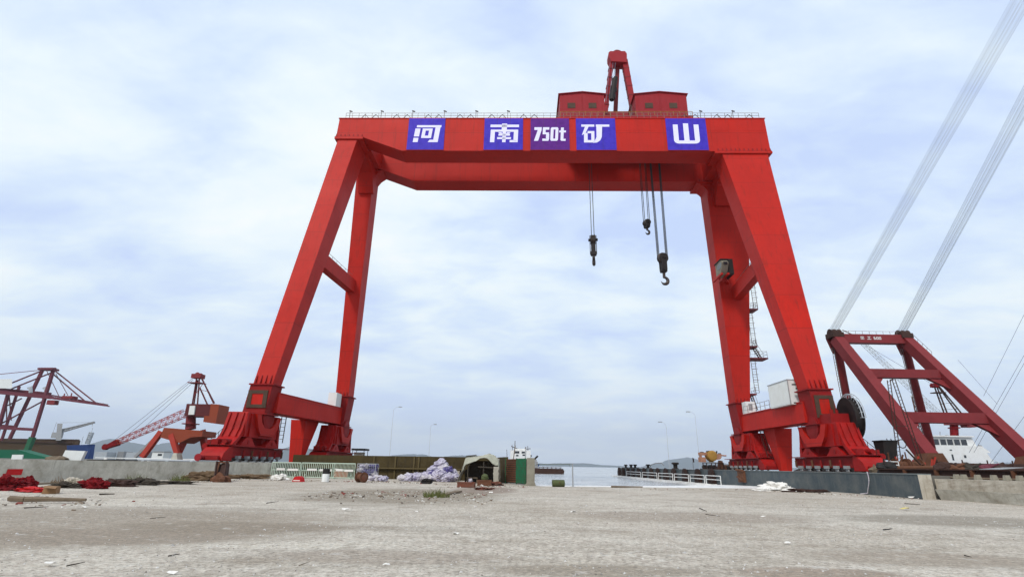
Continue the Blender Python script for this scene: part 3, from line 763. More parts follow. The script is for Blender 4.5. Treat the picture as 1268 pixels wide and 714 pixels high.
    # lettered boards
    def board(pa, pb, mat, glyphs, sl):
        a = cl(pa[0], 166, NF-.1); c = cl(pb[0], 166, NF-.1); zt = ZT - .02; zb = ZB + .12
        m = MB(); m.box(a.x, c.x, NF-.10, NF-.02, zb, zt); bd = m.build('name_board', mat, root)
        w = c.x - a.x; h = zt - zb; m = MB()
        for poly in glyphs:
            m.prism([(a.x + w*(gx + sl*(gy-.5)), NF-.115, zb + h*gy) for gx, gy in poly], (0, .012, 0))
        m.build('lettering', 'letter_white', bd)
        for f in (.335, .668):
            m = MB(); m.box(a.x + w*f - .012, a.x + w*f + .012, NF-.106, NF-.1005, zb, zt); m.build('panel_joint', 'hatch_brown', bd)
        m = MB(); m.box(a.x-.06, c.x+.06, NF-.13, NF-.102, zb-.07, zb-.001); m.build('edge_batten', 'bogie_red', bd)
    def rc(x0, x1, y0, y1): return [(x0, y0), (x1, y0), (x1, y1), (x0, y1)]
    def T_(polys, ox=.2, oy=.235, sx=.70, sy=.54): return [[(ox + x*sx, oy + y*sy) for x, y in p] for p in polys]
    he = [rc(.04, 1.0, .87, 1.0), rc(.0, .20, .33, .80), rc(0, .19, 0, .25),
          rc(.29, .42, .24, .80), rc(.55, .68, .24, .80), rc(.42, .55, .68, .80), rc(.42, .55, .24, .38), rc(.78, .97, 0, .865), [(.58, 0), (.78, 0), (.78, .14), (.64, .14)]]
    nan = [rc(0, 1, .84, .98), rc(.40, .58, .70, 1.04), rc(.02, .17, 0, .70), rc(.83, .98, .06, .70), rc(.17, .83, .58, .70), [(.70, 0), (.98, 0), (.98, .06), (.83, .12), (.70, .12)],
           rc(.30, .70, .36, .47), rc(.26, .74, .17, .28), rc(.44, .56, .0, .58), [(.28, .55), (.40, .55), (.46, .44), (.36, .44)], [(.60, .55), (.72, .55), (.64, .44), (.54, .44)]]
    kuang = [rc(.0, .50, .86, .98), [(.14, .86), (.28, .86), (.16, .50), (.02, .40)], rc(.10, .24, 0, .52), rc(.38, .50, 0, .62), rc(.24, .38, .50, .62), rc(.24, .38, 0, .13),
             rc(.56, 1.08, .86, .98), [(.58, .86), (.80, .86), (.78, .3), (.72, .12), (.60, .0), (.44, -.02), (.52, .12), (.58, .3)]]
    shan = [[(.0, 1.0), (.19, 1.0), (.19, .16), (.19, 0), (.12, .01), (.04, .06), (0, .16)], rc(.40, .60, .16, 1.06), [(.81, 1.0), (1, 1.0), (1, .16), (.96, .06), (.88, .01), (.81, 0), (.81, .16)], rc(.19, .81, 0, .16)]
    seven = [rc(0, .23, .80, 1), [(.11, .80), (.23, .80), (.14, 0), (.01, 0)]]
    five = [rc(.27, .47, .82, 1), rc(.27, .36, .48, .82), rc(.36, .47, .48, .62), rc(.38, .48, .12, .48), [(.27, 0), (.46, 0), (.48, .12), (.38, .16), (.27, .16)]]
    zero = [rc(.52, .61, .08, .92), rc(.67, .76, .08, .92), [(.52, .92), (.76, .92), (.73, 1), (.55, 1)], [(.55, 0), (.73, 0), (.76, .08), (.52, .08)], rc(.61, .67, .84, .92), rc(.61, .67, .08, .16)]
    tee = [rc(.84, .93, .06, .98), rc(.79, .84, .62, .76), rc(.93, 1.0, .62, .76), [(.84, .06), (.87, 0), (1.0, 0), (1.0, .15), (.93, .15), (.93, .06)]]
    board((505,), (550.3,), 'sign_blue', T_(he, .18), .10)
    board((599.5,), (647.5,), 'sign_blue', T_(nan, .15, .235, .74, .57), .03)
    board((657,), (705,), 'sign_purple', T_(seven + five + zero + tee, .09, .28, .82, .43), .05)
    board((713.5,), (762.5,), 'sign_blue', T_(kuang, .13, .23, .66, .58), .02)
    board((825.5,), (875.5,), 'sign_blue', T_(shan, .17, .20, .64, .60), .01)
    # cable reel on the near right bogie
    p = cl(1053, 518, -14.6); c = Vector((p.x, -14.6, p.z)); ax = Vector((1, -.12, 0)).normalized()
    m = MB(); m.lathe([(1.5, -.45), (2.35, -.45), (2.35, -.36), (2.1, -.3), (2.1, .3), (2.35, .36), (2.35, .45), (1.5, .45), (1.5, .36), (1.5, -.36), (1.5, -.45)], c, ax, 40)
    m.tube(c - ax*.6, c + ax*.6, .4, 16); e1_ = ax.orthogonal().normalized(); e2_ = ax.cross(e1_)
    for i in range(12):
        t = math.pi*2*i/12; e = e1_*math.cos(t) + e2_*math.sin(t)
        for sd in (-.38, .38): m.tube(c + ax*sd + e*.3, c + ax*sd + e*1.55, .06, 5)
    rl = m.build('cable_reel', 'black_steel', root)
    m = MB(); m.ring(c, ax, 2.75, .05, 36, 5, -1.0, 2.4); m.ring(c + ax*.35, ax, 2.75, .05, 36, 5, -1.0, 2.4)
    a_ = ax.orthogonal().normalized(); b_ = ax.cross(a_)
    for i in range(16):
        t = -1.0 + 3.4*i/15; e = a_*math.cos(t) + b_*math.sin(t); m.tube(c + e*2.72, c + e*2.72 + ax*.35, .04, 4); m.tube(c + e*2.3, c + e*2.75, .03, 3)
    m.build('guard_ring', 'pale_steel', rl)
    m = MB(); m.box(c.x-2.6, c.x-.4, c.y-.7, c.y+1.6, c.z-2.0, c.z+.5); m.tube((c.x-2, c.y, c.z+.5), (c.x-2, c.y, c.z+1.0), .2); m.tube((c.x-1.4, c.y, c.z+.5), (c.x-1.4, c.y, c.z+.95), .16); m.build('reel_drive', 'bogie_red', root)

def make_bogie(root, xc, yc, ztop, side, nm):
    """equalizer tree under a corner: big rocker, two small rockers, four wheel frames"""
    sg = -1 if side == 'l' else 1          # outward
    near = nm in ('ln', 'rn')
    W = 2.3; xi = xc - sg*W/2              # inner face
    S = 1.0 if near else .92
    zt = ztop; x0, x1 = xc - W/2, xc + W/2
    def pz(mb, poly, xa, xb): mb.prism([(xa, yc + y*S, z) for y, z in poly], (xb-xa, 0, 0))
    top = MB()
    pz(top, [(-4.6, zt), (3.5, zt), (3.9, 4.9), (4.1, 4.3), (-5.7, 4.3), (-5.2, 5.1)], x0, x1)
    pz(top, [(-5.7, 4.3), (-5.2, 4.3), (-6.2, 3.3), (-7.0, 3.3)], x0, x1); pz(top, [(4.1, 4.3), (3.7, 4.3), (3.7, 3.3), (4.3, 3.3)], x0, x1)
    bg_ = top.build('bogie', 'bogie_body', root)
    m = MB(); pz(m, [(3.6, 4.28), (.55, 4.28), (.9, 3.3), (3.6, 3.3)], x0+.5, x1-.5); m.build('web_plate', 'bogie_red', bg_)  # recessed webs in darker red: shade of the recess put into the colour
    m = MB(); pz(m, [(-1.4, 4.28), (-5.2, 4.28), (-6.1, 3.3), (-1.7, 3.3)], x0+.5, x1-.5); m.build('web_plate', 'bogie_red', bg_)
    for q in (-4.9, -3.9, 3.3):
        m = MB(); xa_ = xi-.16*sg; m.box(min(xi, xa_), max(xi, xa_), yc+q*S-.03, yc+q*S+.03, 4.36, zt-.15); m.build('stiffener', 'bogie_body', bg_)
    for q in range(3):
        m = MB(); xq = x0 + W*(q+.5)/3; pz(m, [(-4.62, zt-.1), (-5.22, 5.12), (-5.72, 4.3), (-5.95, 4.3), (-5.45, 5.12), (-4.85, zt-.1)], xq-.03, xq+.03); m.build('stiffener', 'bogie_body', bg_)
    m = MB()      # U shaped saddle plate on the inner face
    u = [(-3.2, zt-.1), (-2.1, zt-.1), (-1.7, zt-1.0), (-.8, zt-1.55), (.8, zt-1.55), (1.7, zt-1.0), (2.1, zt-.1), (3.1, zt-.1), (2.5, zt-1.5), (1.6, zt-2.45), (-1.6, zt-2.45), (-2.5, zt-1.5)]
    m.prism([(xi-.01*sg, yc + y*S, z) for y, z in u], (-.34*sg, 0, 0)); m.build('saddle_plate', 'crane_red', bg_)
    m = MB(); m.lathe([(1.2, 0), (1.35, .1), (1.35, .25), (.9, .3)], (xi-.01*sg, yc, zt-.3), (-sg, 0, 0), 20); m.build('pivot_cap', 'bogie_red', bg_)
    for s_ in (-1, 1):
        m = MB(); pz(m, [(s_*2.9-.7+y, z) for y, z in ((-.5, 4.25), (.5, 4.25), (1.9, 3.2), (-1.9, 3.2))], x0-.06, x1+.06); m.build('rocker', 'bogie_body', bg_)
        m = MB(); m.tube((x0-.1, yc + S*(s_*2.9-.7), 3.75), (x1+.1, yc + S*(s_*2.9-.7), 3.75), .22, 12); m.build('pin', 'bogie_red', bg_)
    pitch = 1.93
    m = MB(); m.box(x0+.12, x1-.12, yc-7.2*S, yc+5.9*S, RAILZ+.42, 3.18); m.build('wheel_frame', 'bogie_red', bg_)
    m = MB(); m.box(xi+.3*sg, xi-.3*sg, yc-7.3*S, yc+6.9*S, 3.2, 3.28); m.build('deck_strip', 'bogie_red', bg_)
    for k in range(6):
        y = yc + S*(-5.35 + pitch*k)
        m = MB(); m.lathe([(.12, -.55), (.52, -.55), (.52, -.42), (.45, -.38), (.45, .38), (.52, .42), (.52, .55), (.12, .55)], (xc, y, RAILZ+.5), (1, 0, 0), 18); m.build('wheel', 'rail_steel', bg_)
        m = MB(); m.box(min(xi-.3*sg, xi+.1*sg), max(xi-.3*sg, xi+.1*sg), y-.28, y+.28, RAILZ+.3, RAILZ+.62); m.build('axle_box', 'grey_steel', bg_)
        m = MB(); m.prism([(xi-.12*sg, y-.3, RAILZ+.05), (xi-.12*sg, y+.3, RAILZ+.05), (xi-.12*sg, y+.12, RAILZ+.45), (xi-.12*sg, y-.12, RAILZ+.45)], (.1*sg, 0, 0)); m.build('axle_bracket', 'grey_steel', bg_)
        m = MB(); m.tube((xi-.14*sg, y+.95, RAILZ+.5), (xi-.14*sg, y+.95, RAILZ+1.25), .12, 8); m.build('brake_motor', 'rust' if k % 2 else 'bogie_red', bg_)
    # yard end: sloping stepped nose with buffer
    m = MB()
    pz(m, [(-6.6, 3.28), (-7.5, 3.05), (-8.3, 2.5), (-8.6, 1.95), (-8.6, 1.72), (-6.6, 1.72)], x0-.1, x1+.1); m.build('front_plate', 'bogie_body', bg_)
    m = MB(); m.box(x0-.25, x1+.25, yc-7.4*S, yc-5.6*S, 3.30, 3.36); m.build('step_plate', 'bogie_red', bg_)
    m = MB(); m.box(x0+.2, x0+.9, yc-7.2*S, yc-6.2*S, 3.37, 3.95); m.tube((x1-.6, yc-6.3*S, 3.7), (x1-.6, yc-7.4*S, 3.7), .27, 10); m.build('gear_motor', 'bogie_red', bg_)
    m = MB(); m.box(x0+.1, x1-.1, yc-9.0*S, yc-8.62*S, RAILZ+.15, 2.2); m.build('buffer_beam', 'bogie_red', bg_)
    if near:
        m = MB(); m.lathe([(.22, 0), (.22, .7), (.36, .72), (.36, .86)], (xc+.5*sg, yc-9.0*S, 2.0), (0, -1, 0), 14); m.build('buffer', 'machine_red', bg_)
        m = MB(); xo = xc + sg*(W/2+.05); m.box(min(xo, xo+sg*.8), max(xo, xo+sg*.8), yc-6.2, yc-4.6, 2.6, 3.9); m.tube((xo+sg*.4, yc-6.1, 3.2), (xo+sg*.4, yc-7.2, 3.2), .3, 10); m.build('drive_motor', 'bogie_red', bg_)
        m = MB(); xo = xc + sg*W/2
        for q in (-4.5, -5.8, -7.0): m.tube((xo, yc+q, 4.6 + (q+4.5)*.65), (xo, yc+q, 5.6 + (q+4.5)*.65), .03, 4)
        m.tube((xo, yc-4.5, 5.55), (xo, yc-7.0, 3.95), .03, 4); m.build('handrail', 'rust_dark', bg_)
build_crane()
# rails on the quay under the bogies
for s, x in (('l', 0), ('r', 1)):
    pass

# ------------------------------------------------------------------ trolley, houses, service crane, hooks
def wl(p): return CC + EX*p[0] + EY*p[1] + Z*p[2]
def build_trolley():
    root = empty('hoist_trolley', wl((0, 0, ZT+.1)), -CTH)
    tag(root, 'dark red hoist trolley with two gabled machine houses on the crane girders', 'hoist trolley')
    zo = ZT + .1
    def lc(px, py, y): p = cl(px, py, y); return Vector((p.x, y, p.z - zo))
    # rails beams across both girders
    xa = lc(693, 140, -3).x; xb = lc(852, 140, -3).x
    b = MB(); b.box(xa, xb, -5.0, -3.6, .35, 1.5); b.box(xa, xb, 3.6, 5.0, .35, 1.5)
    for x in (xa+.8, (xa+xb)/2-3.5, (xa+xb)/2+3.0, xb-.8): b.box(x-.5, x+.5, -3.6, 3.6, .5, 1.4)
    for x in (xa+1, xa+6, xb-6, xb-1):
        for y in (-4.3, 4.3): b.lathe([(.1, -.25), (.42, -.25), (.42, .25), (.1, .25)], (x, y, .42), (0, 1, 0), 14)
    b.build('trolley_frame', 'machine_red', root)
    for (pa, pm, pb, ye) in (((693, 117.5), (721, 114.8), (748, 117.5), 0), ((786, 117.8), (816, 114.6), (849.5, 117.3), 0)):
        y0, y1 = -3.8, 3.6
        a = lc(*pa, y0); m_ = lc(*pm, y0); c = lc(*pb, y0); zb = 1.55
        ze = (a.z + c.z)/2
        b = MB(); b.prism([(a.x, y0, zb), (c.x, y0, zb), (c.x, y0, ze), (m_.x, y0, m_.z), (a.x, y0, ze)], (0, y1-y0, 0))
        h = b.build('machine_house', 'machine_red', root)
        b = MB(); t = .12
        for p, q in ((a, m_), (m_, c)):
            zp = ze if p is not m_ else m_.z; zq = ze if q is not m_ else m_.z
            ex = -.25 if p is a else 0; ex2 = .25 if q is c else 0
            b.prism([(p.x+ex, y0-.25, zp+.02), (q.x+ex2, y0-.25, zq+.02), (q.x+ex2, y0-.25, zq+t), (p.x+ex, y0-.25, zp+t)], (0, y1-y0+.5, 0))
        b.build('roof', 'machine_red', h)
        for f in (.26, .73):
            x = a.x + (c.x-a.x)*f; b = MB(); b.box(x-.65, x+.65, y0-.05, y0-.004, ze*.5+.55, ze*.5+1.6)
            w = b.build('window', 'hatch_brown', h)
        b = MB(); x = m_.x; b.box(x-.05, x+.05, y0-.05, y0-.003, zb, m_.z-.2)
        for k in range(9):
            x = a.x + (c.x-a.x)*(k+.5)/9; b.box(x-.02, x+.02, y0-.025, y0-.002, zb, ze)
        b.build('wall_seam', 'machine_red', h)
    # winch drums between the houses
    b = MB(); p = lc(757, 128, 0)
    b.box(p.x-1.9, p.x+2.1, -1.6, 1.2, .6, 4.4); b.box(p.x-1.0, p.x+2.6, -1.2, .8, 4.0, 5.2); b.tube((p.x-1.5, -1.9, 2.0), (p.x+2.6, -1.9, 2.0), .9, 16); b.build('winch', 'machine_red', root)
    b = MB()
    for k in range(6):
        z = 1.0 + k*1.0; b.tube((p.x+3.0, -1.6, z), (p.x+4.6, -1.6, z), .04, 4)
    for x in (3.0, 4.6): b.tube((p.x+x, -1.6, .6), (p.x+x, -1.6, 6.2), .05, 4)
    b.build('ladder', 'rail_steel', root)
    # platform rail in front of the houses
    b = MB(); y = -4.9
    for k in range(22):
        x = xa + (xb-xa)*k/21; b.tube((x, y, .3), (x, y, 2.3), .05, 4)
    for z in (1.3, 2.3): b.tube((xa, y, z), (xb, y, z), .045, 4)
    b.build('railing', 'hazard_ochre', root)
    # service crane: A-frame mast
    sc = empty('service_crane', wl((0, 0, zo)), -CTH)
    tag(sc, 'tall red A-frame service crane standing between the two machine houses', 'service crane')
    y = 0.0
    L0, L1 = lc(745.5, 143, y), lc(757.5, 76, y); R1, R0_ = lc(773, 76, y), lc(788, 143, y)
    for d_ in (L0, R0_): d_.z = 1.5
    for p, q, w, w2 in ((L0, L1, .85, .8), (R0_, R1, 1.0, 1.1)):
        b = MB(); b.beam(p, q, w*.9, w, (0, 1, 0), w2*.9, w2); l_ = b.build('mast_leg', 'machine_red', sc)
        b = MB(); d_ = (q-p).normalized()
        for k in range(1, 8):
            c = p.lerp(q, k/8); b.beam(c - d_*.08, c + d_*.08, w*.9+.14, w+.14, (0, 1, 0))
        b.build('flange', 'dark_red', l_)
    Bk0, Bk1 = lc(757, 118, 2.5), lc(765, 76, .6); Bk0.z = 1.5
    b = MB(); b.beam(Bk0, Bk1, .7, .7, (0, 1, 0)); b.build('back_strut', 'dark_red', sc)
    b = MB(); b.tube((lc(757.5, 124, -.9)), lc(761.5, 98, -.6), .42, 8, .5); b.tube(lc(759.6, 108, -.6), lc(762.5, 96, -.6), .38, 7); b.tube(lc(757.6, 122, -.5), lc(758.4, 117, -.5), .62, 8); b.tube(lc(759.2, 113, -.5), lc(760, 109.5, -.5), .6, 8); b.beam(lc(760, 106, -.5), lc(763, 105, -.5), .4, .4); b.build('hoist', 'black_steel', sc)
    hx0, hx1 = lc(753.5, 70, -.6), lc(776, 70, -.6); zt_, zb_ = lc(765, 65, -.6).z, lc(765, 78.5, -.6).z
    b = MB(); b.prism([(hx0.x, -.9, zt_-.3), (hx0.x+.3, -.9, zt_), (hx1.x-.3, -.9, zt_), (hx1.x, -.9, zt_-.6), (hx1.x-.1, -.9, zb_), (hx0.x+.4, -.9, zb_+.2), (hx0.x, -.9, zb_+1.3)], (0, 1.9, 0)); hd = b.build('mast_head', 'machine_red', sc)
    b = MB(); b.lathe([(.2, -.3), (.9, -.3), (.75, 0), (.9, .3), (.2, .3)], (lc(764, 64.5, 0).x, 0, zt_), (0, 1, 0), 16); b.build('sheave', 'dark_red', hd)
    b = MB()
    for px in (752, 755.5, 758.5): b.tube(lc(px+3.5, 78, -.8), lc(px-1.5, 126, -.8), .05, 4)
    b.build('rope', 'rope_pale', sc)
    # white notice board on the girder top
    b = MB(); a = cl(668, 140, NF+1.5); c = cl(683, 140, NF+1.5); b.box(a.x, c.x, NF+1.5, NF+1.6, zo+.35, zo+1.2); b.tube((a.x+.3, NF+1.55, zo), (a.x+.3, NF+1.55, zo+.4), .05); b.tube((c.x-.3, NF+1.55, zo), (c.x-.3, NF+1.55, zo+.4), .05)
    o = b.build('notice_board', 'panel_white'); o.location = CC; o.rotation_euler = (0, 0, -CTH); tag(o, 'small blank white notice board on the girder walkway above the purple board', 'board')
build_trolley()

def build_hooks():
    def hook(name, label, px, ptop, pblock0, pblock1, ptip, y, halfw_px, ropes, big=True, turn=0.0):
        a = cl(px, pblock0, y); c = cl(px, pblock1, y); tip = cl(px, ptip, y); x = c.x
        hw = abs(cl(px+halfw_px, pblock0, y).x - cl(px, pblock0, y).x)
        root = empty('hook_block', wl((x, y, tip.z)), -CTH + turn)
        tag(root, label, 'hook block')
        z0 = tip.z; rz = a.z - z0 - hw
        b = MB(); b.lathe([(.15, -.42), (hw*.8, -.42), (hw, -.3), (hw*.9, -.12), (hw, .0), (hw*.9, .12), (hw, .3), (hw*.8, .42), (.15, .42)], (0, 0, rz), (0, 1, 0), 22); b.build('sheave', 'hook_steel', root)
        b = MB(); zb = c.z - z0
        for s in (-.5, .5):
            b.prism([(hw*.86*math.cos(R(q)), s-.05, rz + hw*.86*math.sin(R(q))) for q in range(-50, 231, 20)] + [(-hw*.52, s-.05, rz-hw*1.1), (-hw*.5, s-.05, zb), (hw*.5, s-.05, zb), (hw*.52, s-.05, rz-hw*1.1)], (0, .1, 0))
        b.box(-hw*.42, hw*.42, -.36, .36, zb-.35*hw, rz-hw*.75); b.box(-hw*.5, hw*.5, -.45, .45, zb-.30*hw, zb+.3*hw); b.tube((0, -.75, rz), (0, .75, rz), .22, 10); b.build('cheek_plate', 'black_steel', root)
        # shank and curved hook
        b = MB(); rk = hw*.66; zc = rk*1.1
        b.tube((0, 0, zb+.2*hw), (0, 0, zc+rk*.85), .2*hw + .05, 10)
        pts = []; n = 18
        for i in range(n+1):
            t = math.pi/2 + .1 - 1.45*math.pi*i/n
            pts.append((rk*math.cos(t)*(1 if big else 1), 0, zc + rk*math.sin(t)))
        for i in range(n):
            r1 = (.20 + .12*math.sin(math.pi*min(1, i/n*1.15)))*hw; r2 = (.20 + .12*math.sin(math.pi*min(1, (i+1)/n*1.15)))*hw
            if i >= n-4: r1 *= (n-i)/5+.2; r2 *= (n-i-1)/5+.2
            b.tube(pts[i], pts[i+1], r1, 8, r2)
        b.build('hook', 'hook_steel', root)
        top = ZT - 1 - z0
        for dx in ropes:
            b = MB(); b.tube((dx*hw*.92, -.2, rz), (dx*hw*1.05, -.2, top), .055, 5); b.tube((dx*hw*.92-.02*0, .22, rz), (dx*hw*1.05+.10, .22, top), .055, 5); b.build('rope', 'rope_dark', root)
        return root
    hook('h1', 'black hook block hanging alone on the left, its hook seen edge-on', 735, 236, 291, 314, 327.5, -.2, 6.6, (-.95, .95), turn=R(82))
    hook('h2', 'large black hook block lowest of the three, beside the right leg', 821.8, 236, 313.5, 335, 352, -.6, 6.6, (-.98, -.80, .80, .98), turn=R(8))
    hook('h3', 'small black hook block hanging highest on thin ropes', 801.2, 236, 272, 281, 290, 1.5, 4.2, (-.9, .9), turn=R(20))
build_hooks()

# grey container on the right sill: rests on the beam
def build_sill_box():
    z0 = cl(980, 499, -8.5).z
    p = clx(974, 499, 30.9)
    a = cl(974.5, 470, -9.6); f0 = clx(950.5, 478, a.x)
    root = empty('equipment_container', wl((a.x, 0, 0)), -CTH)
    tag(root, 'pale grey equipment container standing on the right sill beam', 'container')
    y0, y1 = -9.6, min(-2.5, f0.y); zt = a.z; zb = cl(976, 499, -9.6).z - .1; w = 2.6
    b = MB(); b.box(0, w, y0, y1, zb, zt); c = b.build('body', 'panel_white', root)
    b = MB(); k = 26
    for i in range(k):
        y = y0 + .2 + (y1-y0-.4)*i/k; b.box(-.035, -.002, y, y+.1, zb+.15, zt-.15)
    b.build('corrugation', 'panel_white', c)
    b = MB()
    b.box(-.06, w+.06, y0-.06, y1+.06, zt+.002, zt+.08); b.box(-.06, .06, y0-.06, y0-.003, zb, zt); b.box(w-.06, w+.06, y0-.06, y0-.003, zb, zt)
    b.build('frame', 'grey_steel', root)
    b = MB(); b.box(.5, 1.5, y0-.03, y0-.004, zt-.65, zt-.5); b.box(.9, 1.2, y0-.03, y0-.004, zt-1.15, zt-1.0); b.box(.4, 2.2, y0-.03, y0-.004, zb+.1, zb+.25); b.build('vent', 'black_steel', root)
build_sill_box()
# ------------------------------------------------------------------ harbour: things beyond the yard
def wb(b, name, mat, root=None, **k):       # build from world coordinates under a root that is only translated
    if root is not None:
        l = root.location; b.v = [(x-l.x, y-l.y, z-l.z) for x, y, z in b.v]
    return b.build(name, mat, root, **k)
def solo(b, name, mat, loc, label, cat, group=None, **k):
    loc = Vector(loc); b.v = [(x-loc.x, y-loc.y, z-loc.z) for x, y, z in b.v]
    o = b.build(name, mat, None, **k); o.location = loc; return tag(o, label, cat, group)

def build_quay_crane():
    Y = 300; p0 = at(38, 565, Y); root = empty('quay_crane', (p0.x, Y, 1.5))
    tag(root, 'purple-red ship-to-shore container crane with its long boom reaching right', 'crane')
    B = lambda px, py, dy=0: at(px, py, Y+dy)
    def leg(a, c, dy0, dy1, w):
        b = MB(); b.beam(B(*a, dy0), B(*c, dy1), w, w, (0, 1, 0)); wb(b, 'leg', 'purple_red', root)
    g = B(38.0, 545); ft = Vector((g.x, g.y, 1.5))
    b = MB(); b.beam(B(66, 458), B(40.5, 541), 1.35, 1.5, (0, 1, 0)); wb(b, 'leg', 'purple_red', root)
    b = MB(); q = B(40.5, 541); b.beam(q, Vector((q.x-1.2, q.y, 1.5)), 2.3, 2.3, (0, 1, 0)); b.beam((q.x-9, q.y, 3.4), (q.x+4, q.y, 3.4), 2.4, 2.2); wb(b, 'leg_foot', 'gate_green', root)
    leg((52.5, 458), (12, 543), 14, 14, 1.4)
    leg((10, 488), (-6, 545), 2, 2, 1.4)
    leg((24, 478), (2, 545), 18, 18, 1.1)
    b = MB(); b.beam(B(51, 457), B(69, 457.3), 5, 1.1); b.beam(B(51, 456, 12), B(69, 456, 12), 1, 1); wb(b, 'top_frame', 'purple_red', root)
    b = MB(); b.beam(B(-30, 482.5), B(62, 491.5), 1.8, 2.0); b.beam(B(-30, 479, 13), B(62, 487.5, 13), 2.0, 1.6); wb(b, 'girder', 'purple_red', root)
    b = MB(); b.beam(B(60, 491.5), B(135, 502.6), 1.6, 1.5, Z, 1.0, .6); b.beam(B(60, 488.5, 12), B(133, 501, 12), 1.2, .8); 
    for k in range(9): b.beam(B(64+8*k, 491.5+1.15*k), B(64+8*k, 489.3+1.25*k, 12), .5, .5)
    wb(b, 'boom', 'purple_red', root)
    b = MB(); b.beam(B(-30, 528), B(43.5, 531.5), 1.4, 1.5); b.beam(B(-30, 524, 16), B(20, 528.5, 16), 1.2, 1.6); wb(b, 'portal_beam', 'purple_red', root)
    for a, c, r in (((0, 525), (54, 496), .45), ((9, 502), (27, 493), .4), ((67, 458), (118, 498), .38), ((66, 463), (106, 497), .38), ((51, 459), (14, 474), .45), ((64, 461), (14, 481), .45), ((50, 458), (-30, 466), .2), ((58, 459), (73, 490), .18), ((69, 462), (84, 489), .18), ((8, 490), (8.5, 530), .3), ((11.5, 489), (14, 520), .3)):
        b = MB(); b.tube(B(*a, 4), B(*c, 4), r, 5); wb(b, 'tie_bar', 'purple_red', root)
    b = MB(); b.frustum([B(-20, 480.5, -1), B(15, 480.5, -1), B(15, 480.5, 9), B(-20, 480.5, 9)], [B(-20, 469, -1), B(15, 469, -1), B(15, 469, 9), B(-20, 469, 9)]); wb(b, 'machine_house', 'panel_white', root)
    b = MB()
    for px in (38, 57): b.tube(B(px, 486, 5), B(px, 480, 5), .9, 6); b.beam(B(px-4, 480.5, 5), B(px+2, 478.5, 5), .5, .8)
    wb(b, 'floodlight', 'pale_steel', root)
    b = MB(); q = B(64, 498); b.box(q.x-2, q.x+2.4, q.y-1, q.y+2, q.z-1.2, q.z+1.2); q = B(83, 492); b.box(q.x-3.2, q.x+3, q.y, q.y+4, q.z-.4, q.z+1.0); b.tube((q.x+2, q.y, q.z+1), (q.x+2, q.y, q.z+2.6), .3); b.tube((q.x-2, q.y, q.z+1), (q.x-2, q.y, q.z+2.3), .3); wb(b, 'trolley', 'dark_red', root)
build_quay_crane()

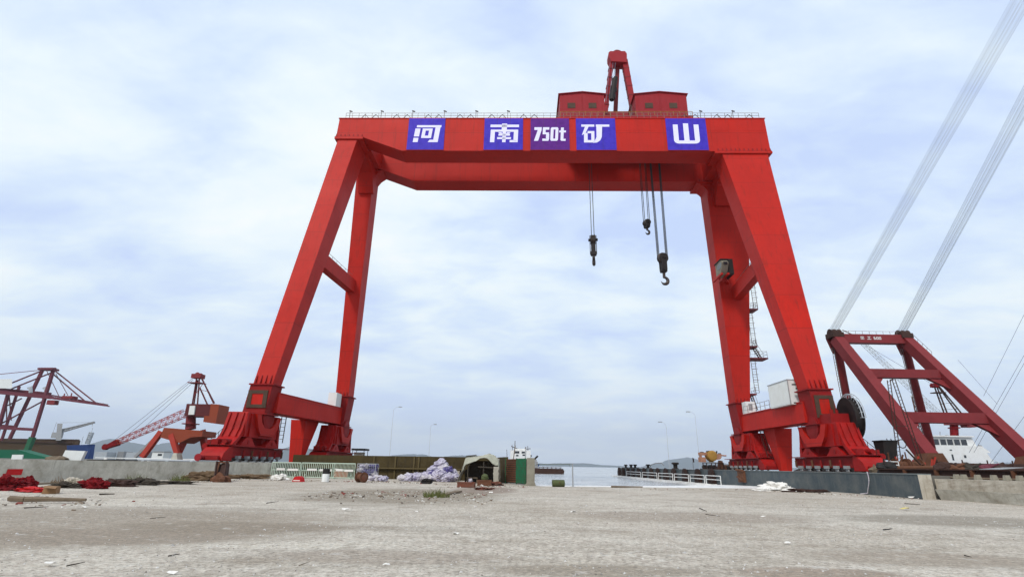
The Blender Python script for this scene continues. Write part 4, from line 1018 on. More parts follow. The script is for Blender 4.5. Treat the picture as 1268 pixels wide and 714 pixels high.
def build_ships():
    Y = 352
    a = at(-60, 543, Y); c = at(86, 545.5, Y); d_ = at(80, 567, Y)
    root = empty('cargo_ship', ((a.x+c.x)/2, Y, -.5)); tag(root, 'long rusty brown cargo ship hull moored behind the purple-red crane', 'ship')
    b = MB(); zt = (a.z+c.z)/2
    b.add([(a.x, Y, -.5), (d_.x, Y+6, -.5), (c.x, Y+8, zt+.6), (a.x, Y, zt), (a.x, Y+20, -.5), (d_.x, Y+10, -.5), (c.x, Y+9, zt+.6), (a.x, Y+20, zt)], [(0, 1, 2, 3), (1, 5, 6, 2), (5, 4, 7, 6), (4, 0, 3, 7), (3, 2, 6, 7)])
    wb(b, 'hull', 'hull_brown', root)
    b = MB(); b.beam((a.x, Y-.2, zt-1.2), (c.x-3, Y+6.6, zt-.9), .5, .5); b.beam((a.x, Y+.3, zt+.4), (c.x, Y+8, zt+.9), .4, .8); wb(b, 'bulwark', 'rust_dark', root)
    B = lambda px, py, dy=6: at(px, py, Y+dy)
    cr = empty('deck_crane', B(72, 545)); tag(cr, 'grey ship deck crane with one boom reaching right above the brown hull', 'deck crane')
    b = MB(); b.frustum([B(69, 545, 4), B(75.5, 545, 4), B(75.5, 545, 8), B(69, 545, 8)], [B(71, 524, 4), B(77.5, 524, 4), B(77.5, 524, 8), B(71, 524, 8)]); q = B(70, 538); b.box(q.x-2.5, q.x+2, q.y-1, q.y+3, q.z-2, q.z+1.5); wb(b, 'column', 'grey_steel', cr)
    b = MB(); b.lattice(B(75, 533.5), B(117, 522.5), 1.6, 1.6, 14, .22, w2=.7, h2=.7); wb(b, 'boom', 'grey_steel', cr)
    b = MB(); b.tube(B(75, 523), B(117, 522.5), .1, 4); b.tube(B(115, 523), B(114, 528), .1, 4); b.tube(B(64, 540), B(70, 522.5), .1, 4); wb(b, 'rope', 'grey_steel', cr)
    Y2 = 345; Bq = lambda px, py: at(px, py, Y2)
    a = Bq(83, 549); c = Bq(112, 549.5); l = Bq(86, 567); r = Bq(107, 567)
    root = empty('blue_boat', (a.x, Y2, -.5)); tag(root, 'small blue hulled boat behind the bow of the brown ship', 'boat')
    b = MB(); b.add([(l.x, Y2, -.5), (r.x, Y2, -.5), (c.x, Y2+2, c.z), (a.x, Y2, a.z-1), (l.x, Y2+9, -.5), (r.x, Y2+6, -.5), (c.x, Y2+4, c.z), (a.x, Y2+9, a.z-1)], [(0, 1, 2, 3), (1, 5, 6, 2), (5, 4, 7, 6), (4, 0, 3, 7), (3, 2, 6, 7)]); wb(b, 'hull', 'hull_blue', root)
    b = MB(); b.lattice(Bq(108, 549), Bq(113.5, 535), 1.6, 1.6, 6, .2); b.tube(Bq(113, 536), Bq(115, 529), .12, 4); b.tube(Bq(101, 549), Bq(103, 540), .12, 4); wb(b, 'mast', 'pale_steel', root)
    # centre: white superstructure ship behind the dock wall, rusty barge in the opening
    Y3 = 186; Bq = lambda px, py, dy=0: at(px, py, Y3+dy)
    q = Bq(644, 577); root = empty('white_ship', (q.x, Y3, -.5)); tag(root, 'small white working ship with bristling masts behind the end of the dock wall', 'ship')
    b = MB(); x0, x1 = Bq(622, 570).x, Bq(668, 570).x; b.prism([(x0, Y3-2, -.5), (x1-1.5, Y3-2, -.5), (x1, Y3-2, 2.4), (x0, Y3-2, 2.4)], (0, 6, 0)); wb(b, 'hull', 'hull_blue', root)
    def blk(p0, p1, y0, y1, mat, nm, par=root):
        a = Bq(*p0, y0); c = Bq(*p1, y0); b = MB(); b.box(a.x, c.x, Y3+y0, Y3+y1, c.z, a.z); return wb(b, nm, mat, par)
    dh = blk((632, 557), (657, 577), 0, 4, 'white_paint', 'deckhouse'); blk((637, 555), (652, 557.2), .5, 3.5, 'white_paint', 'wheelhouse')
    for p0, p1 in (((637, 558), (643, 561)), ((646, 558.5), (650, 561)), ((639, 562.5), (642, 564.5)), ((647, 562), (651, 564))):
        a = Bq(*p0, -.03); c = Bq(*p1, -.03); b = MB(); b.box(a.x, c.x, Y3-.04, Y3-.005, c.z, a.z); l = root.location; b.v = [(x-l.x, y-l.y, z-l.z) for x, y, z in b.v]; b.build('window', 'window_dark', dh)
    for p0, p1, r in (((637.5, 556), (637.8, 545.5), .12), ((635, 560), (634, 550), .08), ((650, 560), (650.5, 553), .1), ((654, 562), (653.5, 552), .1), ((633, 552), (643, 556), .12), ((648, 556), (657, 555), .1), ((628, 568), (627.5, 556), .08)):
        b = MB(); b.tube(Bq(*p0, 1), Bq(*p1, 1), r, 5); wb(b, 'mast', 'rust_dark', root)
    b = MB(); b.tube(Bq(660, 570, 1), Bq(666, 564, 1), .35, 6); b.tube(Bq(655, 568, 1), Bq(658, 563, 1), .3, 6); wb(b, 'davit', 'black_steel', root)
    Y4 = 168; a = at(661, 576, Y4); c = at(698, 577, Y4); w = at(698, 586.5, Y4)
    root = empty('rusty_barge', (a.x, Y4, -.5)); tag(root, 'low dark rusty barge lying across the dock opening', 'barge')
    b = MB(); b.prism([(a.x-2, Y4, -.5), (c.x, Y4, -.5), (c.x+.2, Y4, .3), (c.x-.2, Y4, 1.0), (a.x-2, Y4, 1.1)], (0, 6, 0)); wb(b, 'hull', 'rust_dark', root)
    b = MB(); b.box(a.x-2, a.x+1.3, Y4+1, Y4+4, 1.1, 3.0); b.box(a.x-1, a.x+1, Y4+.9, Y4+1, 2.0, 3.6); wb(b, 'cabin', 'grey_steel', root)
    b = MB()
    for k in range(6): b.tube((a.x+1.6+k*1.3, Y4+.1, 1.0), (a.x+1.6+k*1.3, Y4+.1, 1.5), .12, 5)
    b.tube((a.x+1.6, Y4+.1, 1.35), (c.x-.6, Y4+.1, 1.3), .09, 5); wb(b, 'rail', 'rust_dark', root)
build_ships()

def build_jib_crane():
    Y = 150; B = lambda px, py, dy=0: at(px, py, Y+dy)
    q = B(225, 568); root = empty('jib_crane', (q.x, Y, 1.5)); tag(root, 'orange-red portal jib crane with its lattice boom lowered to the left', 'crane')
    def bm(a, c, w, nm, mat, d0=0, d1=0, h=None, w2=None):
        b = MB(); b.beam(B(*a, d0), B(*c, d1), w, h or w, (0, 1, 0), w2, w2); return wb(b, nm, mat, root)
    bm((200, 534), (176, 566), 1.25, 'portal_leg', 'jib_red', -3, -4.5)
    bm((213, 538), (221, 567), 1.4, 'portal_leg', 'jib_red', -3, -4.5, None, 1.0)
    bm((232, 538), (219, 565), 1.3, 'portal_leg', 'jib_red', 3, 4)
    bm((250, 532), (256, 566), 1.4, 'portal_leg', 'jib_red', 3, 4.5)
    b = MB(); b.prism([B(203, 529, -3.6), B(251, 533, -3.6), B(250, 540, -3.6), B(236, 541, -3.6), B(222, 548, -3.6), B(198, 541, -3.6)], (0, 7, 0)); wb(b, 'portal_top', 'jib_orange', root)
    b = MB(); b.tube(B(236, 531), B(236.5, 515), 1.35, 16, 1.2); b.lathe([(2.2, 0), (2.2, .2), (1.4, .2)], B(236, 525), Z, 20); wb(b, 'slewing_column', 'dark_red', root)
    b = MB(); z0, z1 = B(250, 516).z, B(250, 501).z; b.box(B(229, 510, -2.5).x, B(263, 510, -2.5).x, Y-2.5, Y+2.5, z0, z1); hs = wb(b, 'machine_house', 'jib_house', root)
    b = MB(); b.prism([B(261, 499.5, -2.8), B(271.5, 500.5, -2.8), B(267, 524, -2.8), B(251.5, 522, -2.8), B(253, 514.5, -2.8), B(259, 514.5, -2.8)], (0, 5.6, 0)); wb(b, 'counterweight', 'jib_orange', root)
    b = MB(); b.prism([B(235, 502, -2.9), B(241.5, 502, -2.9), B(240, 513, -2.9), B(233, 513, -2.9)], (0, 2.2, 0)); cb = wb(b, 'cabin', 'panel_white', root)
    for a, c, d in (((243.5, 468), (238, 501), -1.6), ((247, 468), (244.5, 501), -1.6), ((245, 470), (240, 501), 1.6), ((249.5, 467), (264.5, 499), -1.6), ((250, 469), (265.5, 499), 1.6), ((247.5, 480), (257, 501), -1.6)):
        b = MB(); b.tube(B(*a, d*.5), B(*c, d), .2, 5); wb(b, 'mast_leg', 'jib_house', root)
    b = MB(); b.tube(B(240, 490, -1.6), B(252, 474, -1.6), .08, 4); b.tube(B(243, 482, -1.6), B(258, 484, -1.6), .08, 4); b.tube(B(240, 486, -1.6), B(246, 486, -1.6), .1, 4); wb(b, 'mast_brace', 'dark_red', root)
    b = MB(); b.lathe([(.3, -.9), (.8, -.8), (.6, 0), (.8, .8), (.3, .9)], B(246, 464.5), (0, 1, 0), 14); q = B(245.5, 464.5); b.box(q.x-1.3, q.x+1.4, Y-1.2, Y+1.2, q.z-.9, q.z+.3); wb(b, 'head_sheave', 'dark_red', root)
    b = MB(); q = B(242.5, 474); b.box(q.x-1.6, q.x+2.2, Y-1.5, Y+1.5, q.z-.12, q.z+.08); wb(b, 'landing', 'dark_red', root)
    b = MB(); b.lattice(B(230, 511), B(143, 548.5), 1.7, 2.0, 22, .055, w2=1.3, h2=1.2); wb(b, 'boom', 'jib_red', root)
    b = MB(); b.beam(B(146, 547.5), B(130, 554), 1.6, 1.6, Z, 1.0, .9); b.lathe([(.1, -.5), (.8, -.5), (.8, .5), (.1, .5)], B(131, 553), (0, 1, 0), 12); wb(b, 'boom_tip', 'cloth_red', root)
    for a, c in (((240, 467), (140, 546)), ((239, 470), (150, 545)), ((238, 474), (172, 535))):
        b = MB(); b.tube(B(*a, -.6), B(*c, -.6), .05, 4); b.tube(B(*a, .6), B(*c, .6), .05, 4); wb(b, 'stay_rope', 'rope_pale', root)
    b = MB(); b.beam(B(199, 535, 8), B(167, 566, 8), .7, .7, (0, 1, 0)); wb(b, 'stair_truss', 'grey_steel', root)
build_jib_crane()

def build_left_yard():
    # things standing on the quay behind the concrete wall
    Y = 118; B = lambda px, py, y=Y: at(px, py, y)
    a = B(-25, 556); c = B(22, 557); e = B(66, 567)
    b = MB(); b.prism([(a.x, Y, 1.5), (e.x, Y, 1.5), (c.x+3, Y, c.z-.6), (c.x, Y, c.z+.1), (a.x, Y, a.z)], (0, 3, 0))
    solo(b, 'hopper', 'green_paint', (a.x, Y, 1.5), 'bright green sloping hopper sheeting at the left edge behind the wall', 'hopper')
    Y = 60; a = B(14, 569, Y); c = B(28, 563, Y); b = MB(); b.prism([B(13.5, 569, Y), B(27, 569, Y), B(28.5, 562.5, Y), B(15, 562.5, Y)], (0, .12, 0)); solo(b, 'white_board', 'panel_white', (a.x, Y, a.z), 'small white board lying in front of the green hopper', 'board')
    Y = 56; b = MB(); b.prism([B(74, 570.5, Y), B(99.5, 570.5, Y), B(105.5, 558, Y), B(81, 557, Y)], (0, .35, 0)); q = B(87, 570, Y); solo(b, 'leaning_panel', 'panel_white', (q.x, Y, 1.5), 'large dirty white panel leaning on top of the concrete wall', 'panel')
    b = MB(); b.blob(B(71, 571, 55.5), (1.0, .6, .55), 5, .4); q = B(71, 571, 55.5); solo(b, 'rubble_heap', 'timber', q, 'small brown rubble heap beside the leaning white panel', 'heap')
    # pipes and clutter along the wall top
    for i, (p0, p1, Y, r, mat, lab) in enumerate((((118, 566.3), (252, 568.6), 62, .05, 'white_paint', 'long white pipe lying along the quay behind the wall'), ((108, 569.5), (170, 570), 58, .09, 'rubber', 'black rubber hose lying on the concrete wall top'), ((170, 568.8), (245, 570.3), 60, .10, 'pale_steel', 'thin grey pipe lying below the long white pipe'))):
        b = MB(); a, c = B(*p0, Y), B(*p1, Y); b.tube(a, c, r, 8)
        for t in (.1, .5, .9): q = a.lerp(c, t); b.box(q.x-.15, q.x+.15, q.y-.1, q.y+.1, 1.45, q.z)
        solo(b, 'pipe', mat, (a.x, a.y, 1.5), lab, 'pipe')
    for i, (px0, px1, y0, Y, mat, lab) in enumerate(((118, 133, 559, 210, 'pale_steel', 'pale grey shipping container furthest left below the jib boom'), (146, 154, 558.5, 215, 'grey_steel', 'narrow dark grey shipping container under the jib boom'), (157, 170, 559.5, 205, 'pale_steel', 'pale grey shipping container beside the narrow dark one'), (173, 182, 559, 212, 'grey_steel', 'dark grey shipping container nearest the orange crane leg'))):
        a = B(px0, y0, Y); c = B(px1, y0, Y); b = MB(); b.box(a.x, c.x, Y, Y+5, 1.5, a.z)
        for k in range(12): x = a.x + (c.x-a.x)*(k+.5)/12; b.box(x-.05, x+.05, Y-.06, Y-.003, 1.6, a.z-.1)
        solo(b, 'shipping_container', mat, (a.x, Y, 1.5), lab, 'container', 'containers on the far quay')
    Y = 130; a = B(189, 559, Y); c = B(203, 559, Y); root = empty('site_cabin', ((a.x+c.x)/2, Y, 1.5)); tag(root, 'small white site cabin with a dark window between the crane legs', 'cabin')
    b = MB(); b.box(a.x, c.x, Y, Y+2.5, 1.5, a.z); bd = wb(b, 'body', 'panel_white', root); b = MB(); b.box(c.x-1.3, c.x-.3, Y-.05, Y-.005, 2.6, a.z-.4); wb(b, 'window', 'window_dark', root); b = MB(); b.box(a.x-.15, c.x+.15, Y-.2, Y+2.7, a.z+.01, a.z+.15); wb(b, 'roof', 'grey_steel', root)
    b = MB(); b.prism([B(210.5, 570.5, 60), B(220, 570.5, 60), B(218.5, 560.5, 60), B(214.5, 560.5, 60)], (0, 1, 0)); q = B(215, 570, 60); solo(b, 'concrete_block', 'concrete', (q.x, 60, 1.5), 'tapered grey concrete block standing on the quay near the red bogies', 'block')
    # dark shelter right of the far left bogies
    Y = 92; a = B(437, 555.5, Y); c = B(451, 557, Y); root = empty('dark_shelter', (a.x, Y, 1.5)); tag(root, 'small black roofed shelter right of the far left crane foot', 'shelter')
    b = MB(); b.box(a.x-.2, c.x+.2, Y-.2, Y+2.6, a.z-.2, a.z+.1); wb(b, 'roof', 'black_steel', root)
    for x in (a.x, c.x):
        for y in (Y, Y+2.4): b = MB(); b.tube((x, y, 1.5), (x, y, a.z-.2), .06, 6); wb(b, 'post', 'black_steel', root)
    b = MB(); b.box(a.x+.1, c.x-.4, Y+.6, Y+2.2, 1.5, a.z-.5); wb(b, 'machine', 'concrete_pale', root)
    # lamp posts
    for base, top, arm, Y, lab in (((482, 568), (493, 505.5), (499.5, 503.5), 150, 'tall thin lamp post with an arm, nearest the left crane leg'), ((530.5, 572), (532, 526), (536, 525), 170, 'faint thin lamp post left of the hanging hooks'),
                                   ((867, 580), (860.5, 512), (854, 509.5), 138, 'tall thin lamp post behind the yellow machine'), ((829, 580), (822, 524.5), (816.5, 522), 138, 'thin lamp post standing left of the one behind the yellow machine')):
        q = B(*base, Y); t = B(*top, Y); e = B(*arm, Y); root = empty('lamp_post', (q.x, Y, 1.5)); tag(root, lab, 'lamp post', 'thin lamp posts round the harbour')
        b = MB(); b.tube((q.x, Y, 1.5), (q.x, Y, t.z-.4), .08, 8, .05); pts = [(q.x, Y, t.z-.4), (q.x + (e.x-t.x)*.25, Y, t.z), (q.x + (e.x-t.x)*.7, Y, e.z), (q.x + (e.x-t.x), Y, e.z+.02)]; b.path(pts, .04, 6); wb(b, 'pole', 'pole_grey', root)
        b = MB(); s = 1 if e.x > t.x else -1; x = q.x + (e.x-t.x); b.box(min(x-.1*s, x+.9*s), max(x-.1*s, x+.9*s), Y-.18, Y+.18, e.z-.1, e.z+.08); wb(b, 'lamp_head', 'grey_steel', root)
build_left_yard()

# ------------------------------------------------------------------ right side: floating crane and ships
def build_sheerlegs():
    YT, YB = 86, 74
    B = lambda px, py, y: at(px, py, y)
    q = B(1165, 575, YB); root = empty('floating_crane', (q.x, YB, -.5)); tag(root, 'dark red floating shear-leg crane with a leaning A-frame and long rope bundles', 'floating crane')
    L0, L1 = B(1152, 570, YB), B(1036, 421, YT); R0_, R1 = B(1281, 578, YB), B(1120.5, 419, YT)
    zt = (L1.z + R1.z)/2; L1.z = R1.z = zt; zb = 3.4; L0.z = R0_.z = zb
    print('SHEER', L0, L1, R0_, R1)
    for a, c in ((L0, L1), (R0_, R1)):
        b = MB(); b.beam(a, c, 1.75, 2.0, (0, -1, .6), 1.5, 1.6); lg = wb(b, 'main_leg', 'dark_red', root)
        b = MB(); d = (c-a).normalized(); 
        for s in (-.86, .86): b.beam(a + Vector((0, 0, 0)) + d*1, c - d*.5, .08, 2.1, (0, -1, .6), .08, 1.7)
    for t, w, h in ((1.0, 1.3, 1.5), (.665, 1.3, 1.35), (.30, 1.4, 1.5)):
        a = L0.lerp(L1, t); c = R0_.lerp(R1, t); dx = .55 if t < 1 else -.4
        b = MB(); b.beam(a + Vector((dx, 0, 0)), c - Vector((dx, 0, 0)), w, h); cb = wb(b, 'cross_beam', 'dark_red', root)
        if t == 1.0: top = (a, c)
        if t < 1:
            for p, s in ((a, 1), (c, -1)):
                b = MB(); d = (L1-L0).normalized(); b.prism([p + Vector((s*.5, -.3, -.5)), p + Vector((s*3.0, -.3, -.5)), p + Vector((s*.5, -.3, -.5)) - d*2.4], (0, .6, 0)); wb(b, 'corner_plate', 'dark_red', root)
    # heads with sheaves
    for p in top:
        b = MB(); b.box(p.x-1.0, p.x+.9, p.y-.9, p.y+1.3, p.z+.2, p.z+1.0); hd = wb(b, 'leg_head', 'rust_dark', root)
        b = MB(); b.lathe([(.2, -.9), (.75, -.9), (.6, -.5), (.75, -.1), (.6, .3), (.75, .8), (.2, .8)], p + Vector((0, .2, 1.0)), (1, 0, 0), 14); wb(b, 'sheave', 'rust_dark', root)
        b = MB(); b.prism([p + Vector((-.9, 1.0, .3)), p + Vector((.8, 1.0, .3)), p + Vector((.9, 1.4, -2.0)), p + Vector((.1, 1.4, -2.3))], (0, .5, 0)); wb(b, 'knuckle', 'dark_red', root)
    # back stays
    for p, pb in ((top[0], B(1063.5, 572, 92)), (top[1], B(1152, 548, 94))):
        b = MB(); s = Vector((.7, 1.3, -1.4)); b.tube(p + s, Vector((pb.x, pb.y, max(2.8, pb.z-1))), .62, 14); st = wb(b, 'back_stay', 'dark_red', root, smooth=False)
        b = MB(); a = p + s; c = Vector((pb.x, pb.y, pb.z)); o = Vector((-.75, -.2, 0)); b.tube(a + o, c + o, .05, 4); b.tube(a + o*1.55, c + o*1.55, .05, 4)
        for i in range(40): q = a.lerp(c, i/40); b.tube(q + o, q + o*1.55, .03, 3)
        wb(b, 'ladder', 'rail_steel', root)
    # worn white marks on the top beam
    a, c = top; y = min(a.y, c.y) - .68; zc = a.z; b = MB(); k_ = .72; ox = a.x + (c.x-a.x)*.34
    def st(x0, x1, z0, z1): b.box(ox+x0*k_, ox+x1*k_, y-.02, y+.01, zc+z0*k_+.05, zc+z1*k_+.05)
    for z in (-.30, -.02, .26): st(-.42, .42, z, z+.11)
    st(-.06, .06, -.3, .42); st(-.3, -.2, -.02, .3); st(.2, .3, -.02, .3)
    x = 1.6; st(x-.35, x+.35, .26, .38); st(x-.06, x+.06, -.3, .3); st(x-.45, x+.45, -.32, -.20)
    for k in range(3):
        x0 = 2.95 + k*.62; st(x0-.24, x0-.12, -.3, .36); st(x0+.12, x0+.24, -.3, .36 if k else .06); st(x0-.12, x0+.12, .25, .36); st(x0-.12, x0+.12, -.3, -.19)
        if k == 0: st(x0-.12, x0+.12, -.02, .08)
    wb(b, 'beam_marking', 'white_paint', root)
    b = MB(); 
    for k in range(9): q = a.lerp(c, .08+k*.1); b.tube(q + Vector((0, -.3, .75)), q + Vector((0, -.3, 1.35)), .03, 4)
    b.tube(a.lerp(c, .08) + Vector((0, -.3, 1.35)), c + Vector((-.9, -.3, 1.35)), .03, 4); b.tube(a + Vector((1.2, -.2, 1.5)), a + Vector((3.0, -.4, .5)), .09, 5); wb(b, 'handrail', 'rail_steel', root)
    b = MB(); q0 = R0_.lerp(R1, .97); q1 = R0_.lerp(R1, .80)
    for k in range(5): q = q0.lerp(q1, k/4); b.tube(q + Vector((.9, 0, .3)), q + Vector((1.2, 0, 1.4)), .03, 4)
    b.tube(q0 + Vector((1.2, 0, 1.4)), q1 + Vector((1.2, 0, 1.4)), .03, 4); wb(b, 'handrail', 'rail_steel', root)
    # luffing rope bundles running up over the yard
    for p, e0, e1 in ((top[0], (1274, -40), (1302, -40)), (top[1], (1296, 52), (1318, 58))):
        b = MB(); n = 14; E0 = B(*e0, 55); E1 = B(*e1, 55)
        for i in range(n):
            t = min(1, max(0, (i + rnd.uniform(-.28, .28))/(n-1))); s = p + Vector((-.85 + 1.6*t, .2, 1.55)); e = E0.lerp(E1, t); e = s + (e-s)*1.5
            b.tube(s, e, .016*rnd.uniform(.7, 1.4), 4)
        wb(b, 'luffing_rope', 'rope_pale', root)
    b = MB()
    for (p0, p1) in (((1320, 285), (1218, 490)), ((1320, 348), (1200, 560)), ((1324, 350), (1206, 560)), ((1330, 430), (1225, 575))):
        b.tube(B(*p0, 70), B(*p1, 80), .022, 4)
    b.tube(B(1186, 445, 83), B(1235, 500, 79), .02, 4); wb(b, 'guy_rope', 'rope_pale', root)
    # hull
    b = MB(); b.prism([(51.5, 69, -.5), (120, 69, -.5), (120, 69, 2.4), (53.5, 69, 2.4), (51.5, 69, 1.6)], (0, 30, 0)); wb(b, 'barge_hull', 'rust_dark', root)
    b = MB(); b.box(54, 118, 69.2, 69.3, 2.4, 2.9)
    for k in range(20): x = 54.5 + k*3.2; b.tube((x, 69.1, 2.4), (x, 69.1, 3.3), .08, 5)
    wb(b, 'bulwark', 'rust_dark', root)
    # heel joints of the legs
    for p in (L0, R0_):
        b = MB(); b.prism([(p.x-2.0, p.y-1.2, 2.4), (p.x+1.8, p.y-1.2, 2.4), (p.x+1.0, p.y-1.2, 4.2), (p.x-.9, p.y-1.2, 4.2)], (0, 2.4, 0)); b.tube((p.x-.2, p.y-1.6, 3.5), (p.x-.2, p.y+1.6, 3.5), .45, 14); wb(b, 'heel_joint', 'rust', root)
    return L0
SL0 = build_sheerlegs()

def build_right_boats():
    Y = 112; B = lambda px, py, y=Y: at(px, py, y)
    q = B(1190, 585); root = empty('white_ship', (q.x, Y, -.5)); tag(root, 'white workboat with a row of dark bridge windows behind the dark red legs', 'ship')
    b = MB(); x0, x1 = B(1118, 585).x, B(1262, 585).x; b.prism([(x0, Y-3, -.5), (x1-6, Y-3, -.5), (x1, Y-3, 2.9), (x0, Y-3, 2.9)], (0, 9, 0)); wb(b, 'hull', 'hull_blue', root)
    z0 = 2.9; zt = B(1190, 552).z; zb_ = B(1175, 541).z
    b = MB(); x0, x1 = B(1141, 560).x, B(1221, 560).x; xs = B(1210, 555).x
    b.prism([(x0, Y-1.5, z0), (x1, Y-1.5, z0), (xs, Y-1.5, zt), (x0+.6, Y-1.5, zt)], (0, 6, 0)); dh = wb(b, 'deckhouse', 'white_paint', root)
    b = MB(); xa, xb = B(1148, 545).x, B(1199.5, 545).x; b.prism([(xa, Y-1.0, zt), (xb+.5, Y-1.0, zt), (xb-.1, Y-1.0, zb_), (xa, Y-1.0, zb_)], (0, 4.8, 0)); wh = wb(b, 'wheelhouse', 'white_paint', root)
    b = MB(); b.box(xa-.4, xb+.1, Y-1.5, Y+4.2, zb_+.005, zb_+.25); wb(b, 'roof', 'white_paint', root)
    zw0, zw1 = B(1175, 551).z, B(1175, 543.8).z; l = root.location
    for px in (1155, 1163.8, 1172.2, 1180.8, 1189.4):
        a = B(px, 545, Y-1.05).x; c = B(px+7.2, 545, Y-1.05).x; b = MB(); b.box(a, c, Y-1.06, Y-1.01, zw0, zw1); b.v = [(x-l.x, y-l.y, z-l.z) for x, y, z in b.v]; w = b.build('window', 'window_dark', wh)
        b = MB(); b.box(a-.06, c+.06, Y-1.09, Y-1.062, zw1, zw1+.07); b.box(a-.06, c+.06, Y-1.09, Y-1.062, zw0-.07, zw0); b.box(a-.06, a, Y-1.09, Y-1.062, zw0-.001, zw1+.001); b.box(c, c+.06, Y-1.09, Y-1.062, zw0-.001, zw1+.001); b.v = [(x-l.x, y-l.y, z-l.z) for x, y, z in b.v]; b.build('frame', 'panel_white', w)
    for p0, p1 in (((1178, 562), (1182, 569.5)), ((1193.5, 563), (1197, 566.5)), ((1164, 562), (1167.5, 568)), ((1176, 556), (1179, 557.5))):
        a = B(*p0, Y-1.55); c = B(*p1, Y-1.55); b = MB(); b.box(a.x, c.x, Y-1.56, Y-1.51, c.z, a.z); b.v = [(x-l.x, y-l.y, z-l.z) for x, y, z in b.v]; b.build('window', 'window_dark', dh)
    b = MB(); a = B(1203, 554.5); c = B(1222, 560.5); b.prism([(a.x, Y-1, a.z), (c.x-1, Y-1, a.z), (c.x, Y-1, c.z), (a.x-1.2, Y-1, c.z)], (0, 5, 0)); wb(b, 'canopy', 'white_paint', root)
    b = MB()
    for px in (1214, 1220): b.tube(B(px, 560.5), B(px+1, 577), .1, 5)
    for k in range(6): x = 1212 + k*6; b.tube(B(x, 563+k*2.2, Y), B(x, 578, Y), .06, 4)
    b.tube(B(1211, 562.5), B(1243, 574), .07, 4); b.tube(B(1211, 567), B(1243, 576.5), .06, 4); b.tube(B(1211, 571), B(1243, 578), .06, 4); wb(b, 'handrail', 'white_paint', root)
    b = MB(); b.tube(B(1213.5, 554), B(1213.5, 551), .35, 8); b.tube(B(1164, 541), B(1164, 534), .06, 4); b.tube(B(1173, 541), B(1173, 538.8), .4, 8); wb(b, 'mast', 'grey_steel', root)
    # red ship derrick on the workboat
    Y2 = 116; B2 = lambda px, py, dy=0: at(px, py, Y2+dy)
    q = B2(1182, 541); root = empty('ship_derrick', (q.x, Y2, q.z)); tag(root, 'small red column derrick with lattice mast and jib above the white workboat', 'derrick')
    b = MB(); b.tube(B2(1182, 542), B2(1181, 523), .75, 12); b.lathe([(1.1, 0), (1.1, .2), (.75, .2)], B2(1181.5, 530), Z, 14); wb(b, 'column', 'cloth_red', root)
    b = MB(); q = B2(1182, 521); b.box(q.x-1.6, q.x+2.2, Y2-1.2, Y2+1.2, q.z-.8, q.z+.8); q = B2(1199, 526.5); b.box(q.x-1.0, q.x+1.0, Y2-.9, Y2+.9, q.z-.4, q.z+.5); wb(b, 'machine_house', 'dark_red', root)
    for a, c in (((1157, 478), (1170, 514)), ((1160, 478), (1174, 514)), ((1161, 477), (1187, 513)), ((1163, 478), (1192, 513))):
        b = MB(); b.tube(B2(*a), B2(*c), .16, 5)
        A, Cq = B2(*a), B2(*c)
        wb(b, 'mast_leg', 'rust_dark', root)
    b = MB()
    for t in (.2, .4, .6, .8): b.tube(B2(1157+13*t, 478+36*t), B2(1160+14*t, 478+36*t), .08, 4); b.tube(B2(1161+26*t, 477+36*t), B2(1163+29*t, 478+35*t), .08, 4); b.tube(B2(1160+14*t, 478+36*t), B2(1161+26*t, 477+36*t), .04, 4)
    q = B2(1161, 486); b.box(q.x-1.1, q.x+1.3, Y2-.8, Y2+.8, q.z-.1, q.z+.08); wb(b, 'mast_brace', 'rust_dark', root)
    b = MB(); b.lathe([(.1, -.6), (.55, -.6), (.45, 0), (.55, .6), (.1, .6)], B2(1157, 476.5), (0, 1, 0), 12); q = B2(1157, 476.5); b.box(q.x-.7, q.x+.7, Y2-.5, Y2+.5, q.z-.5, q.z+.2); wb(b, 'head_sheave', 'cloth_red', root)
    b = MB(); b.lattice(B2(1172, 522, -1), B2(1069, 425, -1), 1.1, 1.1, 26, .022, w2=.8, h2=.8, k=3); wb(b, 'jib', 'grey_steel', root)
    b = MB(); b.tube(B2(1157, 477, -1.5), B2(1069, 425, -1.5), .035, 4); b.tube(B2(1157, 477, .5), B2(1069, 425, .5), .035, 4); wb(b, 'stay_rope', 'rope_pale', root)
    # latticed mast beside the bridge
    Y3 = 104; a = at(1147, 542, Y3); c = at(1143.5, 491, Y3); root = empty('lattice_mast', (a.x, Y3, 2.9)); tag(root, 'red and white latticed mast left of the white wheelhouse', 'mast')
    b = MB(); b.lattice((a.x, Y3, 2.9), (a.x, Y3, c.z), 1.1, 1.1, 14, .07, (0, 1, 0)); wb(b, 'lattice', 'rust', root); b = MB(); b.box(a.x-.7, a.x+.7, Y3-.7, Y3+.7, c.z, c.z+.3); b.box(a.x-.8, a.x+.8, Y3-.8, Y3+.8, c.z-3.2, c.z-3.0); wb(b, 'landing', 'white_paint', root)
    # ladder trestle on the barge
    Y4 = 70.5; b4 = lambda px, py: at(px, py, Y4); q = b4(1115, 575); root = empty('ladder_trestle', (q.x, Y4, 2.4)); tag(root, 'dark trestle of two tall narrow ladders in front of the left A-frame leg', 'trestle')
    for p0, p1, w, mat in (((1100.5, 470), (1114.5, 574), .42, 'rust_dark'), ((1106, 468), (1141, 572), .42, 'rust_dark')):
        b = MB(); A, C_ = b4(*p0), b4(*p1); d = Vector((w/2, 0, .06))
        b.tube(A-d, C_-d, .06, 5); b.tube(A+d, C_+d, .06, 5); k = 24
        for i in range(k): q = A.lerp(C_, (i+.5)/k); b.tube(q-d, q+d, .035, 4)
        wb(b, 'ladder', mat, root)
